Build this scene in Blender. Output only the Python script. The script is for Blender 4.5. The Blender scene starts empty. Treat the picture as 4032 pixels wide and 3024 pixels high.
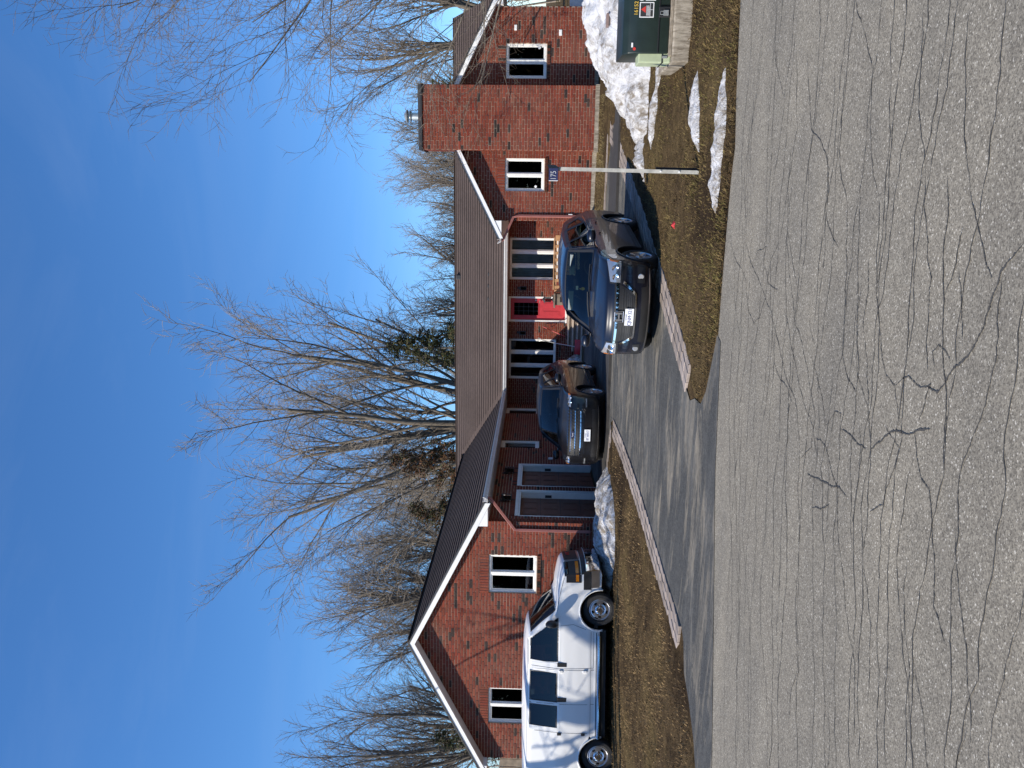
import bpy, bmesh, math, random
import numpy as np
from mathutils import Vector, Matrix, noise
R=math.radians
rnd=random.Random(7)
sc=bpy.context.scene
col=sc.collection
# ---------------------------------------------------------------- camera (held upright on its side, so the frame is turned by 90 degrees)
CAMZ=2.15
PSI,TH,RO,FPX=0.244795,0.032042,0.019592,3118.28
_f=Vector((-math.sin(PSI)*math.cos(TH),math.cos(PSI)*math.cos(TH),math.sin(TH)))
_r=Vector((math.cos(PSI),math.sin(PSI),0)); _u=_r.cross(_f)
CR=_r*math.cos(RO)+_u*math.sin(RO); CU=-_r*math.sin(RO)+_u*math.cos(RO)
cam=bpy.data.cameras.new('camera'); co=bpy.data.objects.new('camera',cam); col.objects.link(co)
X,Y,Z=-CU,CR,-_f
co.matrix_world=Matrix(((X.x,Y.x,Z.x,0),(X.y,Y.y,Z.y,0),(X.z,Y.z,Z.z,CAMZ),(0,0,0,1)))
cam.sensor_fit='HORIZONTAL'; cam.sensor_width=36; cam.lens=36*FPX/4032; cam.clip_end=3000; cam.clip_start=.05
sc.camera=co
# ---------------------------------------------------------------- light
SUND=Vector((1.12,1.0,-1.12)).normalized()
sun=bpy.data.lights.new('sun','SUN'); sun.energy=4.9; sun.angle=R(.53); sun.color=(1,.925,.80)
so=bpy.data.objects.new('sun',sun); col.objects.link(so); so.rotation_euler=SUND.to_track_quat('-Z','Y').to_euler(); so.location=(-20,-20,30)
w=bpy.data.worlds.new('World'); sc.world=w; w.use_nodes=True
nt=w.node_tree; nt.nodes.clear()
sky=nt.nodes.new('ShaderNodeTexSky'); sky.sky_type='NISHITA'; sky.sun_disc=False
sky.sun_elevation=math.asin(-SUND.z); sky.sun_rotation=math.atan2(-SUND.x,-SUND.y)
sky.air_density=1.0; sky.dust_density=.2; sky.ozone_density=9.0; sky.altitude=100
bg=nt.nodes.new('ShaderNodeBackground'); bg.inputs[1].default_value=.15
out=nt.nodes.new('ShaderNodeOutputWorld'); hs=nt.nodes.new('ShaderNodeHueSaturation'); hs.inputs['Saturation'].default_value=1.08; nt.links.new(sky.outputs[0],hs.inputs['Color']); 
# thin cirrus over the whole sky
tc=nt.nodes.new('ShaderNodeTexCoord'); mpn=nt.nodes.new('ShaderNodeMapping'); mpn.inputs['Scale'].default_value=(1.0,1.6,4.5); nt.links.new(tc.outputs['Generated'],mpn.inputs[0])
nz=nt.nodes.new('ShaderNodeTexNoise'); nz.inputs['Scale'].default_value=2.1; nz.inputs['Detail'].default_value=7; nz.inputs['Roughness'].default_value=.6; nz.inputs['Distortion'].default_value=.8; nt.links.new(mpn.outputs[0],nz.inputs['Vector'])
cl=nt.nodes.new('ShaderNodeValToRGB'); cl.color_ramp.elements[0].position=.45; cl.color_ramp.elements[0].color=(0,0,0,1); cl.color_ramp.elements[1].position=.85; cl.color_ramp.elements[1].color=(.05,.05,.05,1); nt.links.new(nz.outputs['Fac'],cl.inputs[0])
mxn=nt.nodes.new('ShaderNodeMix'); mxn.data_type='RGBA'; mxn.inputs[7].default_value=(4.6,5.1,5.7,1); nt.links.new(cl.outputs[0],mxn.inputs[0]); nt.links.new(hs.outputs[0],mxn.inputs[6]); nt.links.new(mxn.outputs[2],bg.inputs[0])
nt.links.new(bg.outputs[0],out.inputs[0])
vs=sc.view_settings; vs.view_transform='Standard'; vs.look='None'; vs.exposure=.32; vs.gamma=1.0; vs.use_curve_mapping=False
sc.cycles.max_bounces=8; sc.cycles.transparent_max_bounces=16; sc.cycles.use_denoising=True
# ---------------------------------------------------------------- helpers
class MB:
    def __init__(s): s.v=[]; s.f=[]; s.c=[]
    def add(s,v,f,c=None):
        b=len(s.v); s.v.extend([tuple(p) for p in v]); s.f.extend([tuple(i+b for i in q) for q in f])
        if c is not None: s.c.extend([c]*len(f))
        return s
    def box(s,x0,x1,y0,y1,z0,z1,T=None,c=None):
        p=[(x,y,z) for x in(x0,x1) for y in(y0,y1) for z in(z0,z1)]
        if T: p=[T(*q) for q in p]
        return s.add(p,[(0,1,3,2),(4,6,7,5),(0,4,5,1),(2,3,7,6),(0,2,6,4),(1,5,7,3)],c)
    def quad(s,a,b,c_,d,c=None): return s.add([a,b,c_,d],[(0,1,2,3)],c)
    def prism(s,pts,d0,d1,T,c=None):   # pts (u,z) outline, extruded along depth
        n=len(pts); v=[T(u,d0,z) for u,z in pts]+[T(u,d1,z) for u,z in pts]
        f=[tuple(range(n)),tuple(range(2*n-1,n-1,-1))]+[(i,i+n,(i+1)%n+n,(i+1)%n) for i in range(n)]
        return s.add(v,f,c)
    def tube(s,pts,rad,n=6,caps=True,c=None):
        pts=[Vector(p) for p in pts]; m=len(pts)
        if not hasattr(rad,'__len__'): rad=[rad]*m
        t0=(pts[1]-pts[0]).normalized(); a=t0.orthogonal().normalized(); v=[]
        for i in range(m):
            t=(pts[min(i+1,m-1)]-pts[max(i-1,0)]).normalized()
            a=(a-t*a.dot(t)).normalized(); b=t.cross(a)
            for k in range(n):
                g=2*math.pi*k/n; v.append(pts[i]+(a*math.cos(g)+b*math.sin(g))*rad[i])
        f=[(i*n+k,i*n+(k+1)%n,(i+1)*n+(k+1)%n,(i+1)*n+k) for i in range(m-1) for k in range(n)]
        if caps: f+=[tuple(range(n-1,-1,-1)),tuple((m-1)*n+k for k in range(n))]
        return s.add(v,f,c)
    def lathe(s,prof,n=24,T=None,c=None,arc=2*math.pi):   # prof (r,h) about local z
        T=T or (lambda x,y,z:(x,y,z)); m=len(prof); full=abs(arc-2*math.pi)<1e-6; nn=n if full else n+1
        v=[T(r*math.cos(arc*k/n),r*math.sin(arc*k/n),h) for r,h in prof for k in range(nn)]
        f=[(i*nn+k,i*nn+(k+1)%nn,(i+1)*nn+(k+1)%nn,(i+1)*nn+k) for i in range(m-1) for k in range(n)]
        return s.add(v,f,c)
    def build(s,name,mat,parent=None,smooth=False,bevel=0,seg=1,angle=35,kind=None,loc=None):
        me=bpy.data.meshes.new(name); me.from_pydata(s.v,[],s.f)
        if s.c:
            at=me.color_attributes.new('tone','FLOAT_COLOR','CORNER')
            cs=[]
            for q,cc in zip(s.f,s.c): cs.extend(list(cc)*len(q))
            at.data.foreach_set('color',cs)
        me.validate()
        bm=None
        if bevel or smooth:
            bm=bmesh.new(); bm.from_mesh(me)
            if bevel:
                bmesh.ops.remove_doubles(bm,verts=bm.verts,dist=1e-5)
                bmesh.ops.recalc_face_normals(bm,faces=bm.faces)
                ed=[e for e in bm.edges if len(e.link_faces)==2 and e.calc_face_angle(0)>R(30)]
                bmesh.ops.bevel(bm,geom=ed,offset=bevel,segments=seg,affect='EDGES',profile=.5,clamp_overlap=True)
            bm.to_mesh(me); bm.free()
        if smooth:
            me.shade_smooth(); me.set_sharp_from_angle(angle=R(angle))
        o=bpy.data.objects.new(name,me); col.objects.link(o)
        if mat: me.materials.append(mat)
        if parent: attach(o,parent)
        if kind: o['kind']=kind
        if loc: o.location=loc
        return o
def attach(o,p):
    o.parent=p
    if p.get('_abs'): o.location=-Vector(p.location)
def tag(o,label=None,cat=None,group=None,kind=None):
    if label: o['label']=label
    if cat: o['category']=cat
    if group: o['group']=group
    if kind: o['kind']=kind
    return o
def empty(name,loc,label=None,cat=None,group=None,rz=0,absolute=True):
    o=bpy.data.objects.new(name,None); col.objects.link(o); o.location=loc; o.rotation_euler=(0,0,rz); o.empty_display_size=.1
    if absolute: o['_abs']=1
    return tag(o,label,cat,group)
def arr_mesh(name,verts,faces,mat,parent=None,colors=None,smooth=False):
    """verts Nx3 array, faces Mxk array of equal size; colors per face"""
    me=bpy.data.meshes.new(name); verts=np.asarray(verts,np.float32); faces=np.asarray(faces,np.int32); k=faces.shape[1]
    me.vertices.add(len(verts)); me.vertices.foreach_set('co',verts.ravel())
    me.loops.add(faces.size); me.loops.foreach_set('vertex_index',faces.ravel())
    me.polygons.add(len(faces)); me.polygons.foreach_set('loop_start',np.arange(0,faces.size,k,dtype=np.int32))
    try: me.polygons.foreach_set('loop_total',np.full(len(faces),k,np.int32))
    except Exception: pass
    me.update(calc_edges=True); me.validate()
    if colors is not None:
        at=me.color_attributes.new('tone','FLOAT_COLOR','CORNER')
        cc=np.repeat(np.asarray(colors,np.float32),k,axis=0)
        if cc.shape[1]==3: cc=np.hstack([cc,np.ones((len(cc),1),np.float32)])
        at.data.foreach_set('color',cc.ravel())
    if smooth: me.shade_smooth()
    o=bpy.data.objects.new(name,me); col.objects.link(o); me.materials.append(mat)
    if parent: attach(o,parent)
    return o
# ---------------------------------------------------------------- materials
def nn(t,ty,**kw):
    n=t.nodes.new(ty)
    for k,v in kw.items():
        if k in n.inputs: n.inputs[k].default_value=v
        else: setattr(n,k,v)
    return n
def base(name,c=(.5,.5,.5),rough=.6,metal=0,spec=.5,coat=0,coatr=.03,sss=0):
    m=bpy.data.materials.new(name); m.use_nodes=True; t=m.node_tree; b=t.nodes['Principled BSDF']
    b.inputs['Base Color'].default_value=(*c,1); b.inputs['Roughness'].default_value=rough; b.inputs['Metallic'].default_value=metal
    b.inputs['Specular IOR Level'].default_value=spec; b.inputs['Coat Weight'].default_value=coat; b.inputs['Coat Roughness'].default_value=coatr
    if sss: b.inputs['Subsurface Weight'].default_value=sss; b.inputs['Subsurface Radius'].default_value=(.03,.035,.04)
    return m,t,b
def ramp(t,fac,stops,interp='LINEAR'):
    n=t.nodes.new('ShaderNodeValToRGB'); n.color_ramp.interpolation=interp; e=n.color_ramp.elements
    while len(e)<len(stops): e.new(.5)
    for k,(p,c) in enumerate(stops): e[k].position=p; e[k].color=(*c,1) if len(c)==3 else c
    t.links.new(fac,n.inputs[0]); return n
def mixc(t,f,a,b,mode='MIX'):
    n=t.nodes.new('ShaderNodeMix'); n.data_type='RGBA'; n.blend_type=mode
    for s,i in((f,0),(a,6),(b,7)):
        if isinstance(s,(int,float)): n.inputs[i].default_value=s
        elif isinstance(s,tuple): n.inputs[i].default_value=(*s,1)
        else: t.links.new(s,n.inputs[i])
    return n.outputs[2]
def coords(t,kind='Object',scale=None):
    tc=t.nodes.new('ShaderNodeTexCoord'); o=tc.outputs[kind]
    if scale:
        mp=t.nodes.new('ShaderNodeMapping'); mp.inputs['Scale'].default_value=scale; t.links.new(o,mp.inputs[0]); o=mp.outputs[0]
    return o
def noi(t,v,scale,detail=4,rough=.55,dist=0):
    n=nn(t,'ShaderNodeTexNoise',Scale=scale,Detail=detail,Roughness=rough,Distortion=dist); t.links.new(v,n.inputs['Vector']); return n.outputs['Fac']
def bump(t,b,h,strength=.3,dist=.01):
    n=t.nodes.new('ShaderNodeBump'); n.inputs['Strength'].default_value=strength; n.inputs['Distance'].default_value=dist
    t.links.new(h,n.inputs['Height']); t.links.new(n.outputs[0],b.inputs['Normal']); return n
def simple(name,c,rough=.6,metal=0,spec=.5,coat=0,var=.12,scale=6,bmp=0,bs=60):
    m,t,b=base(name,c,rough,metal,spec,coat)
    v=coords(t)
    f=noi(t,v,scale,5,.6)
    d=tuple(max(0,x*(1-var*2)) for x in c); l=tuple(min(1,x*(1+var*2)) for x in c)
    r=ramp(t,f,[(.25,d),(.75,l)]); t.links.new(r.outputs[0],b.inputs['Base Color'])
    if bmp: bump(t,b,noi(t,v,bs,6,.65),bmp,.01)
    return m
def attr(t,name='tone'):
    n=t.nodes.new('ShaderNodeAttribute'); n.attribute_name=name; return n.outputs['Color']
def M_brick():
    m,t,b=base('brick',rough=.86,spec=.25); v=coords(t)
    a=attr(t); n1=noi(t,v,23,5,.65); n2=noi(t,v,160,4,.7)
    c=mixc(t,1.0,a,ramp(t,n1,[(.25,(.62,.6,.6)),(.75,(1.28,1.25,1.22))]).outputs[0],'MULTIPLY')
    c=mixc(t,1.0,c,ramp(t,n2,[(.3,(.8,.8,.8)),(.7,(1.18,1.16,1.14))]).outputs[0],'MULTIPLY')
    big=noi(t,v,.9,3,.5)
    c=mixc(t,ramp(t,big,[(.45,(0,0,0)),(.8,(.3,.3,.3))]).outputs[0],c,(.2,.12,.09))
    t.links.new(c,b.inputs['Base Color']); bump(t,b,n2,.35,.004); return m
def M_mortar():
    return simple('mortar',(.50,.39,.295),.95,var=.13,scale=9,bmp=.3,bs=140,spec=.1)
def M_asphalt():
    m,t,b=base('road_asphalt',rough=.95,spec=.15); v=coords(t)
    vo=nn(t,'ShaderNodeTexVoronoi',Scale=120.0); t.links.new(v,vo.inputs['Vector'])
    sep=t.nodes.new('ShaderNodeSeparateColor'); t.links.new(vo.outputs['Color'],sep.inputs[0])
    stone=ramp(t,sep.outputs[0],[(0,(.125,.113,.094)),(.4,(.215,.194,.160)),(.75,(.262,.237,.193)),(.95,(.315,.287,.235)),(1,(.55,.515,.45))]).outputs[0]
    n1=noi(t,v,.8,5,.6); n2=noi(t,coords(t,'Object',(.22,1.5,1)),1.0,4,.6); n3=noi(t,v,5,6,.7); n4=noi(t,v,26,4,.7)
    c=mixc(t,1.0,stone,ramp(t,n1,[(.3,(.90,.90,.91)),(.7,(1.10,1.085,1.06))]).outputs[0],'MULTIPLY')
    c=mixc(t,1.0,c,ramp(t,n2,[(.3,(.90,.90,.905)),(.7,(1.1,1.09,1.07))]).outputs[0],'MULTIPLY')
    c=mixc(t,1.0,c,ramp(t,n3,[(.3,(.90,.90,.90)),(.7,(1.09,1.09,1.08))]).outputs[0],'MULTIPLY')
    c=mixc(t,1.0,c,ramp(t,n4,[(.3,(.86,.86,.86)),(.7,(1.13,1.13,1.12))]).outputs[0],'MULTIPLY')
    t.links.new(c,b.inputs['Base Color'])
    bump(t,b,vo.outputs['Distance'],.22,.004); return m
def M_drive():
    m,t,b=base('driveway_asphalt',rough=.9,spec=.2); v=coords(t)
    vo=nn(t,'ShaderNodeTexVoronoi',Scale=130.0); t.links.new(v,vo.inputs['Vector']); sep=t.nodes.new('ShaderNodeSeparateColor'); t.links.new(vo.outputs['Color'],sep.inputs[0])
    c=ramp(t,sep.outputs[0],[(0,(.036,.036,.035)),(.6,(.066,.066,.064)),(1,(.115,.114,.11))]).outputs[0]
    n1=noi(t,coords(t,'Object',(.5,1.0,1)),.9,7,.68,.8)
    c=mixc(t,ramp(t,n1,[(.46,(0,0,0)),(.74,(.8,.8,.8))]).outputs[0],c,(.15,.145,.135))
    n4=noi(t,coords(t,'Object',(.42,2.0,1)),1.25,7,.72,1.2)
    c=mixc(t,ramp(t,n4,[(.50,(0,0,0)),(.66,(.85,.85,.85))]).outputs[0],c,(.26,.225,.175))
    n2=noi(t,v,14,5,.7); c=mixc(t,1.0,c,ramp(t,n2,[(.3,(.75,.75,.75)),(.7,(1.22,1.22,1.2))]).outputs[0],'MULTIPLY')
    t.links.new(c,b.inputs['Base Color']); bump(t,b,vo.outputs['Distance'],.25,.004); return m
def M_ground():
    m,t,b=base('lawn_soil',rough=1,spec=.03); v=coords(t)
    n1=noi(t,v,.55,6,.62,.5); n2=noi(t,v,6,6,.72); n3=noi(t,v,45,5,.75)
    c=ramp(t,n1,[(.34,(.042,.030,.020)),(.5,(.092,.065,.037)),(.68,(.130,.097,.048))]).outputs[0]
    c=mixc(t,1.0,c,ramp(t,n2,[(.3,(.42,.42,.42)),(.72,(1.6,1.55,1.45))]).outputs[0],'MULTIPLY')
    c=mixc(t,1.0,c,ramp(t,n3,[(.32,(.5,.5,.5)),(.7,(1.55,1.5,1.42))]).outputs[0],'MULTIPLY')
    t.links.new(c,b.inputs['Base Color']); bump(t,b,mixc(t,.5,n2,n3),1.0,.05); return m
def M_grass():
    m,t,b=base('dead_grass',rough=.9,spec=.1); t.links.new(attr(t),b.inputs['Base Color']); return m
def M_snow(nm='old_snow',dk=0.0):
    m,t,b=base(nm,rough=.8,spec=.2,sss=.15); v=coords(t)
    n1=noi(t,v,.8,8,.7,.9); n2=noi(t,coords(t,'Object',(1.6,1,1)),5,8,.75,.8); n3=noi(t,v,30,5,.7); n4=noi(t,v,75,3,.7)
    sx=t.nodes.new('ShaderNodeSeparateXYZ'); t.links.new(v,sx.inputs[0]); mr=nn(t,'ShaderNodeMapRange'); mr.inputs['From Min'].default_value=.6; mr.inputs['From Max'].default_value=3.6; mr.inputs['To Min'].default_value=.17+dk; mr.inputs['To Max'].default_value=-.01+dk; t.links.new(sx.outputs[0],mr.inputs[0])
    ad=t.nodes.new('ShaderNodeMath'); ad.operation='ADD'; t.links.new(n1,ad.inputs[0]); t.links.new(mr.outputs[0],ad.inputs[1]); d1=ramp(t,ad.outputs[0],[(.44,(0,0,0)),(.62,(1,1,1))]).outputs[0]; d2=ramp(t,n2,[(.38,(0,0,0)),(.60,(1,1,1))]).outputs[0]
    c=mixc(t,mixc(t,1.0,d1,d2,'MULTIPLY'),(.74,.74,.755),(.20,.165,.125))
    c=mixc(t,ramp(t,n2,[(.56,(0,0,0)),(.72,(.75,.75,.75))]).outputs[0],c,(.40,.35,.285))
    c=mixc(t,ramp(t,n3,[(.60,(0,0,0)),(.74,(.7,.7,.7))]).outputs[0],c,(.25,.21,.165))
    c=mixc(t,ramp(t,n4,[(.66,(0,0,0)),(.76,(.8,.8,.8))]).outputs[0],c,(.12,.10,.08))
    t.links.new(c,b.inputs['Base Color']); bump(t,b,mixc(t,.5,n2,n3),1.0,.07); return m
def M_bark(name,c1,c2):
    m,t,b=base(name,rough=.95,spec=.1); v=coords(t,'Object',(6,6,1.2))
    n=noi(t,v,2.2,6,.7,.5); r=ramp(t,n,[(.3,c1),(.7,c2)]); t.links.new(r.outputs[0],b.inputs['Base Color']); bump(t,b,n,.6,.03); return m
def M_paint(name,c,rough=.28,flake=0,coat=.7):
    m,t,b=base(name,c,rough,flake,.35,coat,.02); return m
def M_glass(name,tint,rough=.0,ior=1.5,gain=1.0):
    m=bpy.data.materials.new(name); m.use_nodes=True; t=m.node_tree; t.nodes.clear()
    o=t.nodes.new('ShaderNodeOutputMaterial'); tr=t.nodes.new('ShaderNodeBsdfTransparent'); tr.inputs[0].default_value=(*tint,1)
    gl=t.nodes.new('ShaderNodeBsdfGlossy'); gl.inputs['Roughness'].default_value=rough; gl.inputs[0].default_value=(gain,gain,gain,1)
    fr=t.nodes.new('ShaderNodeFresnel'); fr.inputs[0].default_value=ior; mx=t.nodes.new('ShaderNodeMixShader')
    t.links.new(fr.outputs[0],mx.inputs[0]); t.links.new(tr.outputs[0],mx.inputs[1]); t.links.new(gl.outputs[0],mx.inputs[2]); t.links.new(mx.outputs[0],o.inputs[0]); return m
def M_concrete():
    m,t,b=base('concrete',rough=.95,spec=.15); v=coords(t)
    n1=noi(t,v,5,6,.7); n2=noi(t,coords(t,'Object',(11,2,1.6)),1.6,7,.75,.6)
    c=ramp(t,n1,[(.3,(.29,.255,.20)),(.7,(.50,.44,.36))]).outputs[0]
    c=mixc(t,ramp(t,n2,[(.40,(0,0,0)),(.60,(.85,.85,.85))]).outputs[0],c,(.135,.11,.08))
    t.links.new(c,b.inputs['Base Color']); bump(t,b,n2,.5,.01); return m
def M_shingle():
    m,t,b=base('shingle',rough=.95,spec=.12); v=coords(t)
    n1=noi(t,v,120,3,.7); n2=noi(t,coords(t,'Object',(3,3,14)),2,4,.6); n3=noi(t,v,.6,3,.5)
    c=ramp(t,n1,[(.25,(.056,.041,.035)),(.5,(.102,.076,.066)),(.8,(.156,.121,.105))]).outputs[0]
    c=mixc(t,1.0,c,ramp(t,n2,[(.3,(.8,.8,.8)),(.7,(1.18,1.16,1.15))]).outputs[0],'MULTIPLY')
    c=mixc(t,1.0,c,ramp(t,n3,[(.3,(.88,.88,.88)),(.7,(1.1,1.1,1.1))]).outputs[0],'MULTIPLY')
    t.links.new(c,b.inputs['Base Color']); bump(t,b,n1,.4,.004); return m
def M_paver():
    m,t,b=base('paver',rough=.95,spec=.15); v=coords(t)
    oi=t.nodes.new('ShaderNodeObjectInfo'); n=noi(t,v,30,5,.7); n2=noi(t,oi.outputs['Location'],1.3,5,.7)
    c=ramp(t,oi.outputs['Random'],[(0,(.235,.195,.17)),(.5,(.30,.25,.22)),(1,(.37,.31,.275))]).outputs[0]
    c=mixc(t,1.0,c,ramp(t,n,[(.3,(.75,.75,.75)),(.7,(1.2,1.2,1.2))]).outputs[0],'MULTIPLY')
    c=mixc(t,ramp(t,n2,[(.45,(0,0,0)),(.75,(.75,.75,.75))]).outputs[0],c,(.13,.105,.08))
    t.links.new(c,b.inputs['Base Color']); bump(t,b,n,.4,.005); return m
MT=dict(brick=M_brick(),mortar=M_mortar(),road=M_asphalt(),drive=M_drive(),soil=M_ground(),grass=M_grass(),snow=M_snow(),snow_dirt_shade=M_snow('dirty_shaded_snow',.13),glassclear=M_glass('clear_glass',(.8,.83,.82),0,1.5),
 bark=M_bark('bark_grey',(.075,.062,.05),(.25,.215,.175)),twig=M_bark('twig_grey',(.17,.14,.11),(.42,.355,.285)),
 twigr=M_bark('twig_near',(.085,.066,.052),(.25,.205,.16)),concrete=M_concrete(),shingle=M_shingle(),paver=M_paver(),
 white=simple('white_aluminium',(.80,.80,.79),.45,var=.03),vinyl=simple('window_vinyl',(.78,.77,.74),.5,var=.04),gutter=simple('gutter_white',(.74,.72,.69),.4,var=.05),
 spout=simple('downspout_brown',(.33,.125,.105),.5,var=.08),red=simple('red_door_paint',(.46,.035,.045),.45,var=.06),
 glass=M_glass('window_glass',(.30,.33,.34),0,1.5),carglass=M_glass('car_glass',(.20,.27,.27),0,1.55),vanglass=M_glass('van_glass',(.12,.15,.16),0,1.5),
 dark=simple('dark_metal',(.035,.035,.037),.55,var=.1),black=simple('black_plastic',(.018,.018,.019),.5,var=.15),
 rubber=simple('tyre_rubber',(.022,.022,.023),.85,var=.25,scale=20),chrome=base('chrome',(.75,.75,.77),.08,1)[0],alloy=simple('alloy_wheel',(.52,.52,.54),.28,.9,var=.06),
 steel=simple('galvanised_steel',(.50,.52,.50),.45,.7,var=.12,scale=14),post=simple('post_galvanised',(.43,.42,.38),.6,.1,var=.18,scale=9),
 navy=M_paint('navy_paint',(.006,.008,.017),.32,.1,.6),charcoal=M_paint('charcoal_paint',(.035,.035,.038),.3,.4),black_paint=M_paint('ford_paint',(.008,.008,.010),.3,.05,.45),
 vanwhite=M_paint('van_white_paint',(.86,.855,.84),.4,0,.35),wood=simple('cedar_wood',(.40,.225,.11),.8,var=.22,scale=4,bmp=.3),oldwood=simple('weathered_wood',(.20,.16,.12),.9,var=.25,scale=5,bmp=.3),
 garage=simple('garage_door_brown',(.14,.062,.042),.55,var=.1),stone=simple('step_stone',(.42,.34,.27),.9,var=.2,scale=5,bmp=.4),
 green=simple('transformer_green',(.013,.023,.019),.38,var=.12,scale=5),pale=simple('pedestal_green',(.40,.46,.30),.5,var=.06),
 blue=simple('sign_blue',(.012,.018,.075),.4,var=.1),orange=base('indicator_orange',(.75,.22,.01),.25)[0],amber=base('amber_lamp',(.5,.14,.02),.3)[0],
 lamp=base('headlamp_lens',(.55,.57,.6),.12,.6)[0],plate=simple('plate_white',(.82,.84,.86),.35,var=.03),ink=base('plate_ink',(.03,.05,.25),.5)[0],
 redp=simple('red_plastic',(.50,.02,.025),.4,var=.08),yellow=base('yellow_decal',(.75,.5,.08),.5)[0],wht=base('white_decal',(.82,.82,.82),.5)[0],
 redd=base('red_decal',(.6,.05,.04),.5)[0],blk=base('black_decal',(.02,.02,.022),.5)[0],grey=simple('grey_fabric',(.06,.062,.066),.9,var=.1),
 sheer=simple('sheer_curtain',(.26,.29,.28),.95,var=.1,scale=3),interior=simple('dim_interior',(.035,.032,.03),.9),brownpost=simple('brown_pedestal',(.20,.14,.12),.6),
 greyink=base('grey_lettering',(.36,.37,.40),.6)[0],tan=simple('tan_pedestal',(.42,.37,.33),.7,var=.1),crack=simple('crack_dark',(.062,.058,.053),1,var=.2),lit=simple('stone_border',(.52,.44,.35),.9,var=.15,scale=4))
def text(body,size,mat,parent,Tm,name='lettering',depth=.0015,sx=1.0):
    cu=bpy.data.curves.new(name,'FONT'); cu.body=body; cu.size=size; cu.align_x='CENTER'; cu.align_y='CENTER'; cu.extrude=depth; cu.resolution_u=3
    ob=bpy.data.objects.new(name,cu); col.objects.link(ob)
    dg=bpy.context.evaluated_depsgraph_get(); me=bpy.data.meshes.new_from_object(ob.evaluated_get(dg)); bpy.data.objects.remove(ob)
    me.name=name
    if sx!=1: me.transform(Matrix.Diagonal((sx,1,1,1)))
    me.transform(Tm)
    o=bpy.data.objects.new(name,me); col.objects.link(o); me.materials.clear(); me.materials.append(mat); attach(o,parent); return o
def basis(o,x,y,z):
    x,y,z=Vector(x),Vector(y),Vector(z); o=Vector(o)
    return Matrix(((x.x,y.x,z.x,o.x),(x.y,y.y,z.y,o.y),(x.z,y.z,z.z,o.z),(0,0,0,1)))
def lerp(a,b,t): return a+(b-a)*t
# ---------------------------------------------------------------- terrain
ROADE=[(-400,-96),(-60,-7),(-30,1.55),(-12,6.76),(-6.8,8.27),(-4.9,8.83),(-3.28,9.28),(-2.3,9.40),(-1.2,9.42),(-.3,9.38),(.1,9.36),(.45,9.28),(1.05,9.42),(2,9.55),(12,10.2),(60,13),(400,33)]
def ye(x): return float(np.interp(x,[p[0] for p in ROADE],[p[1] for p in ROADE]))
def gz(x,y): return .034*min(max(y-9.5,0),14.5)
DRIVE=[(-7.7,7.75),(-7.3,8.85),(-7.04,9.07),(-6.8,9.47),(-6.59,9.87),(-6.2,10.03),(-6.06,10.2),(-6.0,10.6),(-5.95,11.22),(-5.86,11.75),(-5.79,12.42),(-5.67,13.17),(-5.55,14.11),(-5.43,15.33),(-5.37,16.79),(-5.36,18.2),(-5.6,18.75),(-6.1,19.05),(-6.62,19.25),(-7.23,19.42),(-8.33,19.75),(-8.33,27.9),(-1.05,27.9),(-1.05,21.86),(-.3,21.74),(.44,21.62),(1.12,21.05),(.54,19.4),(.1,18.2),(-.55,16.3),(-1.25,14.5),(-2.01,12.72),(-2.24,12.2),(-2.55,11.43),(-2.84,10.62),(-2.74,10.36),(-2.72,10.02),(-2.5,9.8),(-2.1,9.62),(-1.7,9.45),(-1.75,9.25),(-2.4,9.15),(-3.3,9.02),(-4.9,8.55)]
def inpoly(px,py,poly):
    px=np.asarray(px,float); py=np.asarray(py,float); ins=np.zeros(px.shape,bool); n=len(poly)
    for i in range(n):
        x1,y1=poly[i]; x2,y2=poly[(i+1)%n]
        if y1==y2: continue
        c=((y1>py)!=(y2>py))&(px<(x2-x1)*(py-y1)/(y2-y1)+x1); ins^=c
    return ins
def edgedist(px,py,poly):
    px=np.asarray(px,float); py=np.asarray(py,float); d=np.full(px.shape,1e9); n=len(poly)
    for i in range(n):
        x1,y1=poly[i]; x2,y2=poly[(i+1)%n]; dx,dy=x2-x1,y2-y1; L=dx*dx+dy*dy+1e-12
        t=np.clip(((px-x1)*dx+(py-y1)*dy)/L,0,1); d=np.minimum(d,np.hypot(px-x1-t*dx,py-y1-t*dy))
    return d
def sheet(name,poly,zf,res,mat,kind='structure',dz=0):
    bm=bmesh.new(); vs_=[bm.verts.new((x,y,0)) for x,y in poly]; bm.faces.new(vs_)
    x0=min(p[0] for p in poly); x1=max(p[0] for p in poly); y0=min(p[1] for p in poly); y1=max(p[1] for p in poly)
    for y in res:
        if y0<y<y1: bmesh.ops.bisect_plane(bm,geom=bm.verts[:]+bm.edges[:]+bm.faces[:],plane_co=(0,y,0),plane_no=(0,1,0))
    for v in bm.verts: v.co.z=zf(v.co.x,v.co.y)+dz
    bmesh.ops.triangulate(bm,faces=bm.faces)
    bmesh.ops.recalc_face_normals(bm,faces=bm.faces)
    if sum(f.normal.z for f in bm.faces)<0: bmesh.ops.reverse_faces(bm,faces=bm.faces)
    me=bpy.data.meshes.new(name); bm.to_mesh(me); bm.free(); o=bpy.data.objects.new(name,me); col.objects.link(o); me.materials.append(mat); o['kind']=kind; return o
def vnoise(x,y,s,seed=0): return noise.noise(Vector((x*s+seed*17.3,y*s-seed*9.1,seed*3.7)))
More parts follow.
